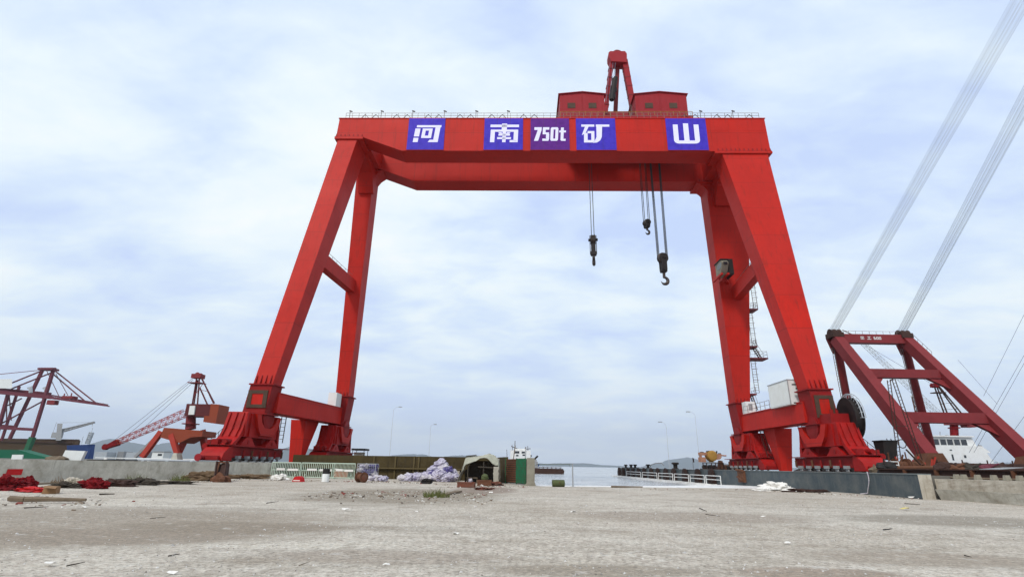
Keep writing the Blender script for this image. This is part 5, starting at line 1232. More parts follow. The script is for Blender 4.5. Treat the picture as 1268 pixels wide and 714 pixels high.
    b = MB(); b.tube(b4(1109, 527), b4(1125, 527), .05, 4); b.tube(b4(1102, 471), b4(1106, 469), .08, 5); wb(b, 'tie', 'rust_dark', root)
build_right_boats()

def build_jetty_things():
    # black hopper
    Y = 62; B = lambda px, py, y=Y: at(px, py, y); q = B(1101, 570); root = empty('black_hopper', (q.x, Y, 1.5)); tag(root, 'black tapered steel hopper with lifting lugs standing on the jetty end', 'hopper')
    x0, x1, xt0, xt1 = B(1096, 569).x, B(1110, 569).x, B(1092, 547).x, B(1110, 547).x; z0, z1 = B(1100, 569).z, B(1100, 546).z
    b = MB(); b.frustum([(x0, Y, z0), (x1, Y, z0), (x1, Y+1.1, z0), (x0, Y+1.1, z0)], [(xt0, Y-.2, z1), (xt1, Y-.2, z1), (xt1, Y+1.5, z1), (xt0, Y+1.5, z1)]); b.box(xt0-.08, xt1+.08, Y-.28, Y+1.58, z1, z1+.12); wb(b, 'body', 'black_steel', root)
    for x in (xt0+.7, xt1-.5): b = MB(); b.ring((x, Y+.4, z1+.12), (0, 1, 0), .26, .05, 12, 5, 0, math.pi); wb(b, 'lug', 'black_steel', root)
    b = MB()
    for x in (x0, x1):
        for y in (Y, Y+1.1): b.tube((x, y, 1.5), (x, y, z0), .06, 5)
    wb(b, 'stand', 'pale_steel', root)
    # rusty winch at the foot of the A-frame, on the jetty
    Y = 60; q = B(1130, 575, Y); root = empty('mooring_winch', (q.x, Y, 1.5)); tag(root, 'rusty jumbled mooring winch at the foot of the left A-frame leg', 'winch')
    b = MB(); x0, x1 = B(1110, 575, Y).x, B(1158, 575, Y).x
    b.box(x0, x1, Y, Y+1.6, 1.5, 1.75); wb(b, 'base_frame', 'rust_dark', root)
    for f in (.25, .6):
        b = MB(); x = x0 + (x1-x0)*f; b.lathe([(.15, -.7), (.7, -.7), (.7, -.6), (.4, -.55), (.4, .55), (.7, .6), (.7, .7), (.15, .7)], (x, Y+.8, 2.45), (1, 0, 0), 18); wb(b, 'drum', 'rust', root)
    r2 = random.Random(3)
    for k in range(13):
        b = MB(); x = x0 + (x1-x0)*r2.random(); b.beam((x, Y+r2.random()*1.5, 1.75), (x + r2.uniform(-1.2, 1.2), Y+r2.random()*1.5, 2.2 + r2.random()*1.8), .12, .16); wb(b, 'strut', 'rust' if k % 2 else 'jib_red', root)
    b = MB(); b.tube(B(1122, 556, Y), B(1140, 575, Y), .09, 6); b.ring(B(1117, 549, Y), (0, 1, 0), .45, .05, 16, 5); wb(b, 'hand_wheel', 'rust_dark', root)
    # long rusty pipe in front
    Y = 52; a, c = B(1109, 579, Y), B(1166, 578.4, Y); b = MB(); b.tube(a, c, .17, 10)
    for t in (.08, .5, .92): q = a.lerp(c, t); b.beam((q.x-.3, q.y, 1.5), (q.x, q.y, q.z-.1), .1, .1); b.beam((q.x+.3, q.y, 1.5), (q.x, q.y, q.z-.1), .1, .1)
    solo(b, 'pipe', 'rust', (a.x, Y, 1.5), 'long rusty pipe resting on crossed trestles above the wall end', 'pipe')
    # white railing below the hopper
    Y = 60; b = MB(); a, c = B(1094, 571, Y), B(1112, 571, Y)
    for z in (0, -.35, -.7): b.tube((a.x, Y, a.z+z), (c.x, Y, a.z+z), .05, 5)
    for t in (0, .33, .66, 1): q = a.lerp(c, t); b.tube((q.x, Y, 1.5), (q.x, Y, a.z), .05, 5)
    solo(b, 'railing', 'white_paint', (a.x, Y, 1.5), 'short white three-bar railing in front of the black hopper', 'railing')
    # rusty engine and machine bits near the buffer
    for px, py, Y, rad, mat, lab in ((1098, 582, 50, (.8, .6, .55), 'black_steel', 'black oily engine lump on the jetty below the hopper'), (1088, 575, 56, (.6, .5, .55), 'rust', 'rusty machine part beside the right crane buffer'), (1084, 580, 52, (.5, .4, .35), 'timber', 'brown scrap lump near the right crane buffer')):
        q = B(px, py, Y); b = MB(); b.blob((q.x, Y, 1.5 + rad[2]*.8), rad, px, .45); b.box(q.x-rad[0]*.7, q.x+rad[0]*.5, Y-.3, Y+.3, 1.5, 1.5+rad[2]); b.tube((q.x-.3, Y-.2, 1.5+rad[2]), (q.x-.2, Y-.2, 1.5+rad[2]*2.4), .08, 6); solo(b, 'scrap_machine', mat, (q.x, Y, 1.5), lab, 'scrap')
    # rusty beam on blocks along the block wall
    root = empty('steel_beam', (31.2, 35, 1.31)); tag(root, 'long dark rusty steel beam lying on blocks along the block wall top', 'beam')
    pa = Vector((30.2, 44.5, 1.62)); pb = Vector((32.6, 27, 1.62))
    b = MB(); b.beam(pa, pb, .10, .55); b.beam(pa + Z*.28, pb + Z*.28, .5, .07); b.beam(pa - Z*.28, pb - Z*.28, .5, .07); wb(b, 'web', 'rust_dark', root)
    b = MB()
    for t in (.15, .3, .45, .6, .75): q = pa.lerp(pb, t); b.box(q.x-.35, q.x-.05, q.y-.05, q.y+.05, 1.36, 1.88)
    wb(b, 'stiffener', 'rust', root)
    for i, px in enumerate((1186, 1195, 1212, 1232, 1248, 1264)):
        q = B(px, 590, 1); u = ray(px, 590); t = 29.9/u.x; y = u.y*t; b = MB(); b.frustum([(29.65, y-.13, 1.315), (30.0, y-.13, 1.315), (30.0, y+.13, 1.315), (29.65, y+.13, 1.315)], [(29.7, y-.09, 1.62), (29.95, y-.09, 1.62), (29.95, y+.09, 1.62), (29.7, y+.09, 1.62)])
        solo(b, 'support_block', 'concrete_dark', (29.9, y, 1.315), 'small concrete support block set in front of the rusty steel beam', 'block', 'support blocks along the rusty beam')
    b = MB(); pa = Vector((29.5, 45, 1.42)); pb = Vector((31.5, 27, 1.36)); b.tube(pa, pb, .06, 6); solo(b, 'rod', 'timber', pa, 'thin rusty rod lying along the front edge of the block wall', 'rod')
    q = B(1252, 581, 40); b = MB()
    for k in range(7): b.beam((q.x-1 + .05*k, 40+.3*k, 2.0), (q.x+.9+.05*k, 40+.3*k, 2.15), .2, .04)
    b.box(q.x-1, q.x+.9, 40, 42, 1.88, 1.96); b.box(q.x-.9, q.x-.7, 40, 42, 1.1, 1.9); b.box(q.x+.6, q.x+.8, 40, 42, 1.1, 1.9)
    solo(b, 'pallet', 'grey_steel', (q.x, 40, 1.1), 'bluish grey slatted pallet at the far right edge', 'pallet')
    # dark scrap along the barge side
    r3 = random.Random(11)
    for k, px in enumerate((1170, 1182, 1200, 1222, 1238)):
        q = B(px, 578, 47); b = MB(); b.blob((q.x, 47, 1.95), (.9, .5, .55), px, .5); b.beam((q.x-.8, 46.6, 2.0), (q.x+.9, 46.8, 2.5), .14, .1); b.box(q.x-.6, q.x+.6, 46.7, 47.3, 1.5, 2.0)
        solo(b, 'scrap_heap', ('rust_dark', 'rust', 'timber_dark', 'purple_red', 'rust_dark')[k], (q.x, 47, 1.5), ('dark rusty scrap heap right of the A-frame foot', 'rusty brown scrap heap under the white deckhouse windows', 'blackish timber scrap heap below the white deckhouse', 'purplish scrap heap under the boat canopy rail', 'dark scrap heap furthest right before the pallet')[k], 'scrap')
    # yellow machine
    Y = 110; q = B(885, 578.5, Y); root = empty('power_pack', (q.x, Y, 1.55)); tag(root, 'ochre yellow and pink diesel power pack standing on the jetty', 'machine')
    zf = lambda y: B(885, y, Y).z
    X = lambda px: B(px, 570, Y).x
    b = MB(); b.box(X(868), X(894), Y-.8, Y+1.2, 1.55, 1.75); b.box(X(868), X(894), Y-.8, Y-.65, zf(572.5)-.12, zf(572.5))
    for px in (868.5, 873, 879, 884, 889, 893.5): b.box(X(px)-.08, X(px)+.08, Y-.78, Y-.66, 1.75, zf(572.5)-.1)
    wb(b, 'base_frame', 'rust_dark', root)
    b = MB()
    for px in (871, 877.5, 883): b.lathe([(.1, -.4), (.42, -.4), (.42, .4), (.1, .4)], (X(px), Y-.3, 2.05), (0, 1, 0), 12)
    wb(b, 'roller', 'black_steel', root)
    b = MB(); b.lathe([(.3, -.9), (.85, -.85), (1.02, -.5), (1.02, .75), (.7, .9), (.2, .95)], (X(881), Y+.1, (zf(570)+zf(560))/2 + .15), (.2, -1, 0), 22); b.lathe([(.35, 0), (.45, 0), (.45, 1.6), (.35, 1.6)], (X(881), Y+.2, zf(570)-.3), Z, 12); wb(b, 'engine_drum', 'yellow_machine', root)
    b = MB(); b.box(X(866.5), X(873), Y-.6, Y+.8, zf(572), zf(566)); b.box(X(866.5), X(875), Y-.4, Y+.6, zf(563.5), zf(560.0)); b.box(X(867), X(869), Y-.3, Y+.3, zf(566), zf(563)); wb(b, 'radiator', 'pink_machine', root)
    b = MB(); b.box(X(885), X(893), Y-.5, Y+.7, zf(565.3), zf(561.5)); b.prism([(X(885), Y-.5, zf(569)), (X(891), Y-.5, zf(568)), (X(893), Y-.5, zf(565.5)), (X(885), Y-.5, zf(565.5))], (0, 1.2, 0)); b.tube((X(893), Y, zf(563.2)), (X(900), Y, zf(563.6)), .14, 8); wb(b, 'gearbox', 'pink_machine', root)
    b = MB(); b.box(X(876), X(881), Y-.3, Y+.3, zf(559), zf(558)); b.tube((X(888), Y, zf(561)), (X(888.8), Y, zf(558)), .16, 8); b.box(X(890.5), X(893.2), Y-.3, Y+.3, zf(562), zf(560.5)); b.box(X(868), X(872), Y-.2, Y+.2, zf(560), zf(559.2)); wb(b, 'exhaust', 'black_steel', root)
    b = MB(); b.prism([(X(887), Y-.6, 1.6), (X(897), Y-.6, 1.6), (X(893), Y-.6, zf(570)), (X(890), Y-.6, zf(569.5))], (0, .9, 0)); b.lathe([(.1, -.3), (.5, -.3), (.5, .3), (.1, .3)], (X(897.5), Y-.3, 2.05), (0, 1, 0), 12); wb(b, 'hose_reel', 'rust', root)
    for px, mat, lab in ((903, 'black_steel', 'dark pump lump between the yellow machine and red wheels'), (909, 'rust_dark', 'small dark lump beside the far right crane wheels')):
        Yq = 108; q = B(px, 577, Yq); b = MB(); b.blob((q.x, Yq, 1.95), (.5, .4, .5), px, .4); b.box(q.x-.4, q.x+.4, Yq-.3, Yq+.3, 1.55, 1.9); b.tube((q.x, Yq, 2), (q.x+.1, Yq, 2.9), .07, 5); solo(b, 'pump', mat, (q.x, Yq, 1.55), lab, 'pump')
    # small sign post, bollards, bent pipe
    Yq = 118; q = B(858.5, 578, Yq); root = empty('sign_post', (q.x, Yq, 1.55)); tag(root, 'thin post with a narrow dark plate left of the yellow machine', 'sign post')
    b = MB(); b.tube((q.x, Yq, 1.55), (q.x, Yq, B(858, 571, Yq).z), .06, 6); wb(b, 'post', 'grey_steel', root); b = MB(); b.prism([B(857.3, 566, Yq), B(859.2, 567.5, Yq), B(859.8, 572, Yq), B(858.2, 572, Yq)], (0, .06, 0)); wb(b, 'plate', 'rust_dark', root)
    for i, px in enumerate((775, 781.5, 786.5, 802.5, 836.5)):
        p = atx(px, 578, JX+.55); s = 1.35 if i == 4 else 1.0
        b = MB(); b.lathe([(.42*s, 0), (.42*s, .08), (.26*s, .12), (.26*s, .5*s), (.46*s, .56*s), (.46*s, .72*s), (.3*s, .78*s)], (p.x, p.y, 1.62), Z, 14)
        solo(b, 'bollard', 'black_steel', (p.x, p.y, 1.62), ('black mooring bollard at the far tip of the jetty', 'second black bollard from the jetty tip', 'third black bollard from the jetty tip', 'black bollard left of the bent pipe on the jetty', 'largest black bollard midway along the jetty wall')[i], 'bollard', 'bollards along the jetty wall')
    a = atx(806, 580, JX+.3); b = MB(); x, y = a.x, a.y; b.path([(x, y+1, 1.6), (x+.1, y+.3, 2.2), (x+.8, y-.8, 2.6), (x+1.6, y-2.2, 2.65), (x+1.9, y-2.6, 2.2)], .09, 6); solo(b, 'bent_pipe', 'grey_steel', (x, y, 1.6), 'bent grey pipe bowing over the jetty wall between bollards', 'pipe')
    # white guard rails along the dock ledge
    xs = [(776, 793.5), (795.5, 813.5), (815.5, 833), (835, 852.5), (854.5, 872), (874, 892)]
    labs = ['white guard rail furthest out along the jetty wall', 'second white guard rail from the sea end', 'third white guard rail from the sea end', 'fourth white guard rail from the sea end', 'fifth white guard rail from the sea end', 'white guard rail nearest the yard, below the broken bracket']
    for (p0, p1), lab in zip(xs, labs):
        a = atx(p0, 590, 26.9); c = atx(p1, 590, 26.9); b = MB(); z = -.2; h = 1.05
        for q in (a, c): b.tube((q.x, q.y, z), (q.x, q.y, z+h), .055, 6)
        for k in (h, h*.55): b.tube((a.x, a.y, z+k), (c.x, c.y, z+k), .05, 6)
        m_ = (a+c)/2
        solo(b, 'guard_rail', 'white_paint', (m_.x, m_.y, z), lab, 'guard rail', 'white guard rails along the dock ledge')
    # rope hanging over the jetty wall
    p = atx(1074, 585, JX-.05); b = MB(); pts = []
    for k in range(11):
        t = k/10; pts.append((JX-.06-.1*math.sin(t*3), p.y - .25*math.sin(t*4) + .2*t, 1.66 - 1.55*t))
    pts.append((JX-.6, p.y+.5, .04)); b.path(pts, .035, 5); solo(b, 'rope', 'sack_white', (JX, p.y, 1.6), 'pale rope hanging down over the slate jetty wall', 'rope')
build_jetty_things()
# ------------------------------------------------------------------ things in the yard
def g0(px, py): p = gz(px, py, 0.0); p.z = 0.0; return p
PXM = lambda Y: (Y*math.cos(PITCH))/F_PX      # metres per pixel at a depth near the ground

def build_barriers():
    Y = 61.5
    def barrier(w, h=1.62):
        root = empty('crowd_barrier')
        b = MB()
        for z in (.12, h): b.tube((0, 0, z), (w, 0, z), .055, 6)
        for x in (0, w): b.tube((x, 0, .0), (x, 0, h), .055, 6)
        b.tube((0, 0, h*.52), (w, 0, h*.52), .035, 5)
        b.build('frame', 'mesh_green', root)
        b = MB(); k = 17
        for i in range(1, k): b.tube((w*i/k, 0, .12), (w*i/k, 0, h), .038, 5)
        b.build('bars', 'mesh_green', root)
        for x in (.5, w-.5): b = MB(); b.beam((x, -.42, .03), (x, .42, .03), .07, .06); b.tube((x, -.4, .05), (x, 0, .45), .03, 5); b.build('foot', 'mesh_green', root)
        b = MB(); b.box(w*.18, w*.48, -.065, -.045, h*.50, h*.64); b.build('plate', 'litter_white', root)
        b = MB(); b.box(w*.56, w*.94, -.065, -.045, h*.48, h*.62); b.build('plate', 'litter_white', root)
        return root
    first = None
    for (p0, p1, rz, lab) in ((335, 371, -2, 'leftmost pale green crowd barrier at the wall end'), (372, 412, 2, 'middle pale green crowd barrier with white plates'), (411, 440, -5, 'right pale green crowd barrier behind the orange box')):
        a = at(p0, 589, Y); c = at(p1, 589, Y); w = c.x - a.x
        o = barrier(3.5) if first is None else copy_tree(first); first = first or o
        o.location = (a.x, Y - (.2 if p0 == 411 else 0), 0); o.rotation_euler = (0, 0, R(rz)); o.scale = (w/3.5, 1, 1)
        tag(o, lab, 'barrier', 'pale green crowd barriers')
build_barriers()

def sack_mesh(seed, mat): 
    b = MB(); b.crumple((0, 0, .24), (.46, .32, .27), seed, .34, 22, 13); o = b.build('sack', mat, None, smooth=False); return o
def build_sacks():
    mats = ['sack_lilac', 'sack_blue', 'sack_white']; protos = []
    def put(x, y, z, i, s, lab, grp, mat=None):
        key = (i % 5, mat or mats[i % 3])
        o = None
        for k, pr in protos:
            if k == key: o = pr.copy(); COL.objects.link(o)
        if o is None: o = sack_mesh(key[0]+11, key[1]); protos.append((key, o))
        o.location = (x, y, z); o.rotation_euler = (rnd.uniform(-.3, .3), rnd.uniform(-.3, .3), rnd.uniform(0, 6.3)); o.scale = (s*rnd.uniform(.85, 1.25), s*rnd.uniform(.85, 1.2), s*rnd.uniform(.85, 1.15))
        tag(o, lab, 'sack', grp)
    # wire cage with sacks
    Y = 58; a = at(441.5, 588, Y); c = at(464, 588, Y); root = empty('wire_cage', ((a.x+c.x)/2, Y, 0)); tag(root, 'grey wire cage packed with blue and lilac sacks', 'cage')
    w = c.x - a.x; h = 1.62; b = MB()
    for x in (-w/2, w/2):
        for y in (0, 1.3): b.tube((x, y, 0), (x, y, h), .05, 6)
    for z in (.1, h):
        for y in (0, 1.3): b.tube((-w/2, y, z), (w/2, y, z), .05, 6)
        for x in (-w/2, w/2): b.tube((x, 0, z), (x, 1.3, z), .05, 6)
    b.build('frame', 'grey_steel', root)
    b = MB()
    for k in range(1, 9): b.tube((-w/2+w*k/9, 0, .1), (-w/2+w*k/9, 0, h), .012, 3)
    for k in range(1, 7): b.tube((-w/2, 0, h*k/7), (w/2, 0, h*k/7), .012, 3)
    b.build('wire', 'pale_steel', root)
    i = 0
    for r_ in range(4):
        for q in range(4):
            put(a.x + .28 + (w-.5)*q/3.0 + .1*(r_ % 2), Y + .42 + rnd.uniform(0, .2), .08 + r_*.36, i, .82, 'one of the blue and lilac sacks packed inside the grey wire cage', 'sacks inside the wire cage', mats[[1, 0, 2, 1, 0, 1, 2, 0][(i*3+r_) % 8]]); i += 1
    # sack heaps (pixel outline -> piles)
    def heap(px0, px1, ytop, Y, n, lab, grp, s, matset):
        a = at(px0, 592, Y); c = at(px1, 592, Y); w = c.x - a.x; H = max(.6, at((px0+px1)/2, ytop, Y).z)
        for k in range(n):
            t = (k + .5)/n; lay = k % 3
            x = a.x + w*((k*0.618) % 1); rel = 1 - abs((x-a.x)/w - .55)*1.5
            z = max(0, H*max(.25, min(1, rel))*(lay/2.4) - .35)
            put(x, Y + rnd.uniform(-.4, .8) + (.3*lay), z, k, s*rnd.uniform(.9, 1.3), lab, grp, matset[k % len(matset)])
    heap(526, 560, 571, 58, 22, 'one of the lilac sacks in the tall heap left of the tarpaulin tent', 'sacks in the tall heap', 1.35, ['sack_lilac', 'sack_lilac', 'sack_white', 'sack_blue'])
    heap(500, 528, 581, 57.5, 10, 'one of the pale sacks in the low heap against the olive wall', 'sacks in the low heap', 1.15, ['sack_white', 'sack_lilac', 'sack_white'])
    heap(458, 482, 585, 56, 8, 'one of the small white sacks strewn beside the wire cage', 'small sacks beside the cage', .8, ['sack_white', 'sack_lilac'])
    heap(544, 560, 572, 57, 7, 'one of the pale lilac sacks beside the tent flap', 'sacks beside the tent flap', 1.2, ['sack_lilac', 'sack_white'])
build_sacks()

def crate(px0, px1, py0, py1, mat, label, nm='crate', depth=.8, cat='crate', openb=True):
    p = g0((px0+px1)/2, py1); s = PXM(p.y); w = (px1-px0)*s; h = (py1-py0)*s
    root = empty(nm, (p.x, p.y, 0), R(rnd.uniform(-6, 6))); tag(root, label, cat)
    t = .05; b = MB()
    b.box(-w/2, w/2, 0, t, 0, h); b.box(-w/2, w/2, depth-t, depth, 0, h); b.box(-w/2, -w/2+t, t+.002, depth-t-.002, 0, h); b.box(w/2-t, w/2, t+.002, depth-t-.002, 0, h); b.box(-w/2+t, w/2-t, t, depth-t, .02, .06 if openb else h*.9)
    b.build('body', mat, root)
    b = MB(); b.box(-w/2-.03, w/2+.03, -.03, -.003, h*.78, h*.96); b.box(-w/2-.03, w/2+.03, -.03, -.003, h*.1, h*.2)
    for x in (-w/2, w/2-.1): b.box(x, x+.1, -.025, -.002, 0, h)
    b.build('rim', mat, root)
    return root
def build_tent():
    Y = 53.5; q = at(593, 596, Y); root = empty('tarp_tent', (q.x, Y, 0)); tag(root, 'makeshift tent of dirty beige tarpaulin over a dark frame', 'tent')
    l = root.location
    def xz(px, py): p = at(px, py, Y); return p.x - l.x, max(0.0, p.z)
    prof = [xz(566, 595), xz(572, 581), xz(576.5, 567), xz(579, 564.3), xz(590, 564.8), xz(597, 563.6), xz(605, 561.5), xz(612, 563), xz(617, 568), xz(618.5, 580), xz(618.5, 594)]
    def P(u):
        t = u*(len(prof)-1); i = min(int(t), len(prof)-2); f = t-i; return prof[i][0]*(1-f)+prof[i+1][0]*f, prof[i][1]*(1-f)+prof[i+1][1]*f
    def sh(u, v):
        x, z = P(u); n_ = mnoise.noise(Vector((u*9, v*4, 2)))*.10 + .05*mnoise.noise(Vector((u*30, v*12, 7))); sag = -.18*math.sin(v*math.pi)*(1 if .25 < u < .8 else .2)
        return (x + n_, v*3.0, max(0.02, z + n_ + sag))
    b = MB(); b.sheet(sh, 60, 16); b.build('cover', 'tarp', root, smooth=True, solid=.02)
    def val(u, v):      # scalloped front valance: long on the left, short on the right
        top = (.19 + .70*u); x, z = P(top)
        d = (.25 + 1.05*max(0, 1-u*2.6)**1.0 + .75*math.exp(-((u-.74)/.16)**2)) * .9
        zz = z - d*v; n_ = .07*mnoise.noise(Vector((u*14, v*3, 5)))
        return (x + n_ - .25*v*max(0, 1-u*3), -.05 - .18*v + n_, max(.03, zz))
    b = MB(); b.sheet(val, 60, 8); b.build('valance', 'tarp_green', root, smooth=True, solid=.02)
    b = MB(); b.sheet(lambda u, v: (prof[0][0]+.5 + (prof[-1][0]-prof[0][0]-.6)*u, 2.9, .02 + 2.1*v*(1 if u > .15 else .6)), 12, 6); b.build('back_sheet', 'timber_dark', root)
    for x, z in (xz(580, 566), xz(599, 571), xz(616, 570)):
        b = MB(); b.tube((x, .05, 0), (x, .05, z), .06, 7); b.build('pole', 'timber_dark', root)
    b = MB(); x0, z0 = xz(577, 565.5); x1, z1 = xz(590, 564.2); b.beam((x0, -.1, z0+.06), (x1, -.1, z1+.1), .1, .08); x0, z0 = xz(592, 577.5); x1, z1 = xz(611, 578.5); b.beam((x0, .0, z0), (x1, .0, z1), .16, .12); b.build('batten', 'timber_dark', root)
    b = MB(); x0, _ = xz(613, 590); b.sheet(lambda u, v: (x0 - .15 + .5*u + .1*mnoise.noise(Vector((u*5, v*6, 3))), -.35+.1*u, .02 + 1.55*v), 8, 10); b.build('side_flap', 'tarp', root, smooth=True, solid=.02)
    # inside: table-like bench, drum, bags
    b = MB(); b.box(-1.3, -.2, .9, 1.8, .45, .55)
    for x in (-1.25, -.3): b.box(x, x+.08, 1.0, 1.08, 0, .45); b.box(x, x+.08, 1.6, 1.68, 0, .45)
    o = b.build('bench', 'timber'); o.location = l; tag(o, 'low wooden bench in the dark inside of the tarpaulin tent', 'bench')
    b = MB(); b.blob((-.9, .3, .22), (.3, .25, .25), 4, .3); o = b.build('sack', 'sack_white', smooth=True); o.location = l; tag(o, 'single white sack at the left mouth of the tent', 'sack')
build_tent()

def build_clutter():
    crate(566, 587, 597, 603.2, 'brick_red', 'low red-brown steel crate in front of the tent')
    crate(577, 583, 593.5, 597, 'brick_red', 'tiny red box sitting behind the low red-brown crate', 'box', .4, 'box')
    crate(591, 608, 594.5, 601.5, 'rust', 'dark brown crate below the green ball at the tent mouth')
    p = g0(600, 599.5); b = MB(); b.blob((0, 0, .35), (.34, .34, .34), 2, .15, 16, 10); b.lathe([(.36, -.04), (.38, 0), (.36, .04)], (0, 0, .35), (.3, .2, 1), 18); o = b.build('buoy', 'barrel_green', smooth=True); o.location = (p.x, p.y+.4, .28); tag(o, 'dark green round buoy resting in the brown crate', 'buoy')
    # grey boxes left of the tent
    p = g0(563, 594.5); s = PXM(p.y); b = MB(); b.box(-.5, .5, 0, .8, 0, 1.05); b.box(-.52, .52, -.02, -.003, .5, .6); b.box(-.2, .2, .1, .5, 1.052, 1.25); o = b.build('grey_box', 'concrete_pale'); o.location = (p.x, p.y, 0); tag(o, 'upright grey box between the sacks and the tent', 'box')
    # black lump and scrap
    for px, py, rad, mat, lab, cat in ((528, 598.5, (.48, .4, .26), 'rubber', 'black bundle lying alone on the open yard before the sacks', 'bundle'), (494, 590, (.9, .5, .62), 'timber_dark', 'dark brush heap below the olive wall ledge', 'heap'), (489, 590, (.35, .3, .7), 'rust_dark', 'upright dark stump beside the brush heap', 'stump'),
                                   (478, 592, (.7, .4, .35), 'orange_box', 'orange-red rag heap beside the small white sacks', 'heap'), (561, 586, (.6, .5, .5), 'rust_dark', 'dark bundle between the tall sack heap and the tent', 'bundle')):
        p = g0(px, py); b = MB(); b.crumple((0, 0, rad[2]*.7), rad, px, .45, 30, 16, flat=0); o = b.build('heap' if cat == 'heap' else cat, mat, smooth=False); o.location = (p.x, p.y, 0); tag(o, lab, cat)
    # pale boards sticking out
    p = g0(500, 592); b = MB(); b.beam((-.6, 0, .05), (.7, .5, .55), .3, .05); o = b.build('board', 'litter_white'); o.location = p; tag(o, 'pale board propped against the low sack heap', 'board')
    # brown cable drum on its side
    p = g0(447, 597); root = empty('cable_drum', (p.x, p.y, .46)); tag(root, 'rusty brown cable drum lying on its rim before the wire cage', 'cable drum')
    ax = Vector((.75, -.65, 0)).normalized()
    b = MB(); b.lathe([(.1, -.42), (.46, -.42), (.46, -.34), (.3, -.33), (.3, .33), (.46, .34), (.46, .42), (.1, .42)], (0, 0, 0), ax, 24); b.build('spool', 'rust', root)
    b = MB(); b.lathe([(.09, .422), (.28, .44), (.28, .45), (.09, .46)], (0, 0, 0), ax, 16); b.build('hub', 'brick_red', root)
    # white drum with black top
    p = g0(402.5, 596.5); s = PXM(p.y); root = empty('drum', (p.x, p.y, 0)); tag(root, 'white drum with a black top standing before the barriers', 'drum')
    r_ = 4.3*s; h = 15.5*s; b = MB(); b.lathe([(r_*.9, 0), (r_, .03), (r_, h*.3), (r_*1.03, h*.32), (r_, h*.34), (r_, h*.62)], (0, 0, 0), Z, 22); b.build('body', 'white_paint', root)
    b = MB(); b.lathe([(r_, h*.622), (r_*1.02, h*.66), (r_, h*.95), (r_*.85, h)], (0, 0, 0), Z, 22); b.build('lid', 'rubber', root)
    # orange box by the barrier
    p = g0(421, 591.5); root = empty('orange_box', (p.x, p.y, 0), R(12)); tag(root, 'crumpled orange box leaning on the right barrier', 'box')
    s = PXM(p.y); b = MB(); b.frustum([(-9*s, 0, 0), (8*s, 0, 0), (8*s, .9, 0), (-9*s, .9, 0)], [(-8*s, .1, 11*s), (9*s, 0, 9*s), (9*s, 1, 9*s), (-7*s, 1, 11*s)]); b.build('body', 'orange_box', root)
    b = MB(); b.beam((-8*s, -.05, 10.5*s), (9.5*s, -.05, 9*s), .08, .14); b.build('lid', 'litter_white', root)
    # red and white plastic barrier pieces
    for px, py, wpx, hpx, lab in ((342, 589.5, 15, 5, 'red plastic barrier piece furthest left below the barriers'), (367, 596, 14, 6.5, 'red plastic barrier piece alone in front on the ground'), (392, 589.5, 15, 5, 'red plastic barrier piece just left of the white drum')):
        p = g0(px, py); s = PXM(p.y); w = wpx*s; h = hpx*s; root = empty('plastic_barrier', (p.x, p.y, 0), R(rnd.uniform(-20, 20))); tag(root, lab, 'plastic barrier', 'red plastic barrier pieces')
        b = MB(); b.prism([(-w/2, 0, 0), (w/2, 0, 0), (w*.36, 0, h*.8), (w*.1, 0, h), (-w*.3, 0, h*.85)], (0, .5, 0)); b.build('shell', 'plastic_red', root)
        b = MB(); b.box(-w*.34, w*.36, -.02, -.003, h*.16, h*.3); b.build('stripe', 'litter_white', root)
    for px, py, rad, lab in ((346, 594, (.85, .4, .3), 'white crumpled sheet lying before the left barrier'), (377, 590, (1.1, .4, .16), 'long white crumpled sheet below the middle barrier'), (962, 607, (1.3, .6, .42), 'white crumpled plastic heap at the foot of the slate wall'), (945, 607.5, (.7, .4, .16), 'small white plastic scrap left of the plastic heap')):
        p = g0(px, py); b = MB(); b.crumple((0, 0, rad[2]*.5), rad, px, .5, 36, 18, flat=.0); o = b.build('plastic_sheet', 'litter_white'); o.location = p; tag(o, lab, 'plastic sheet')
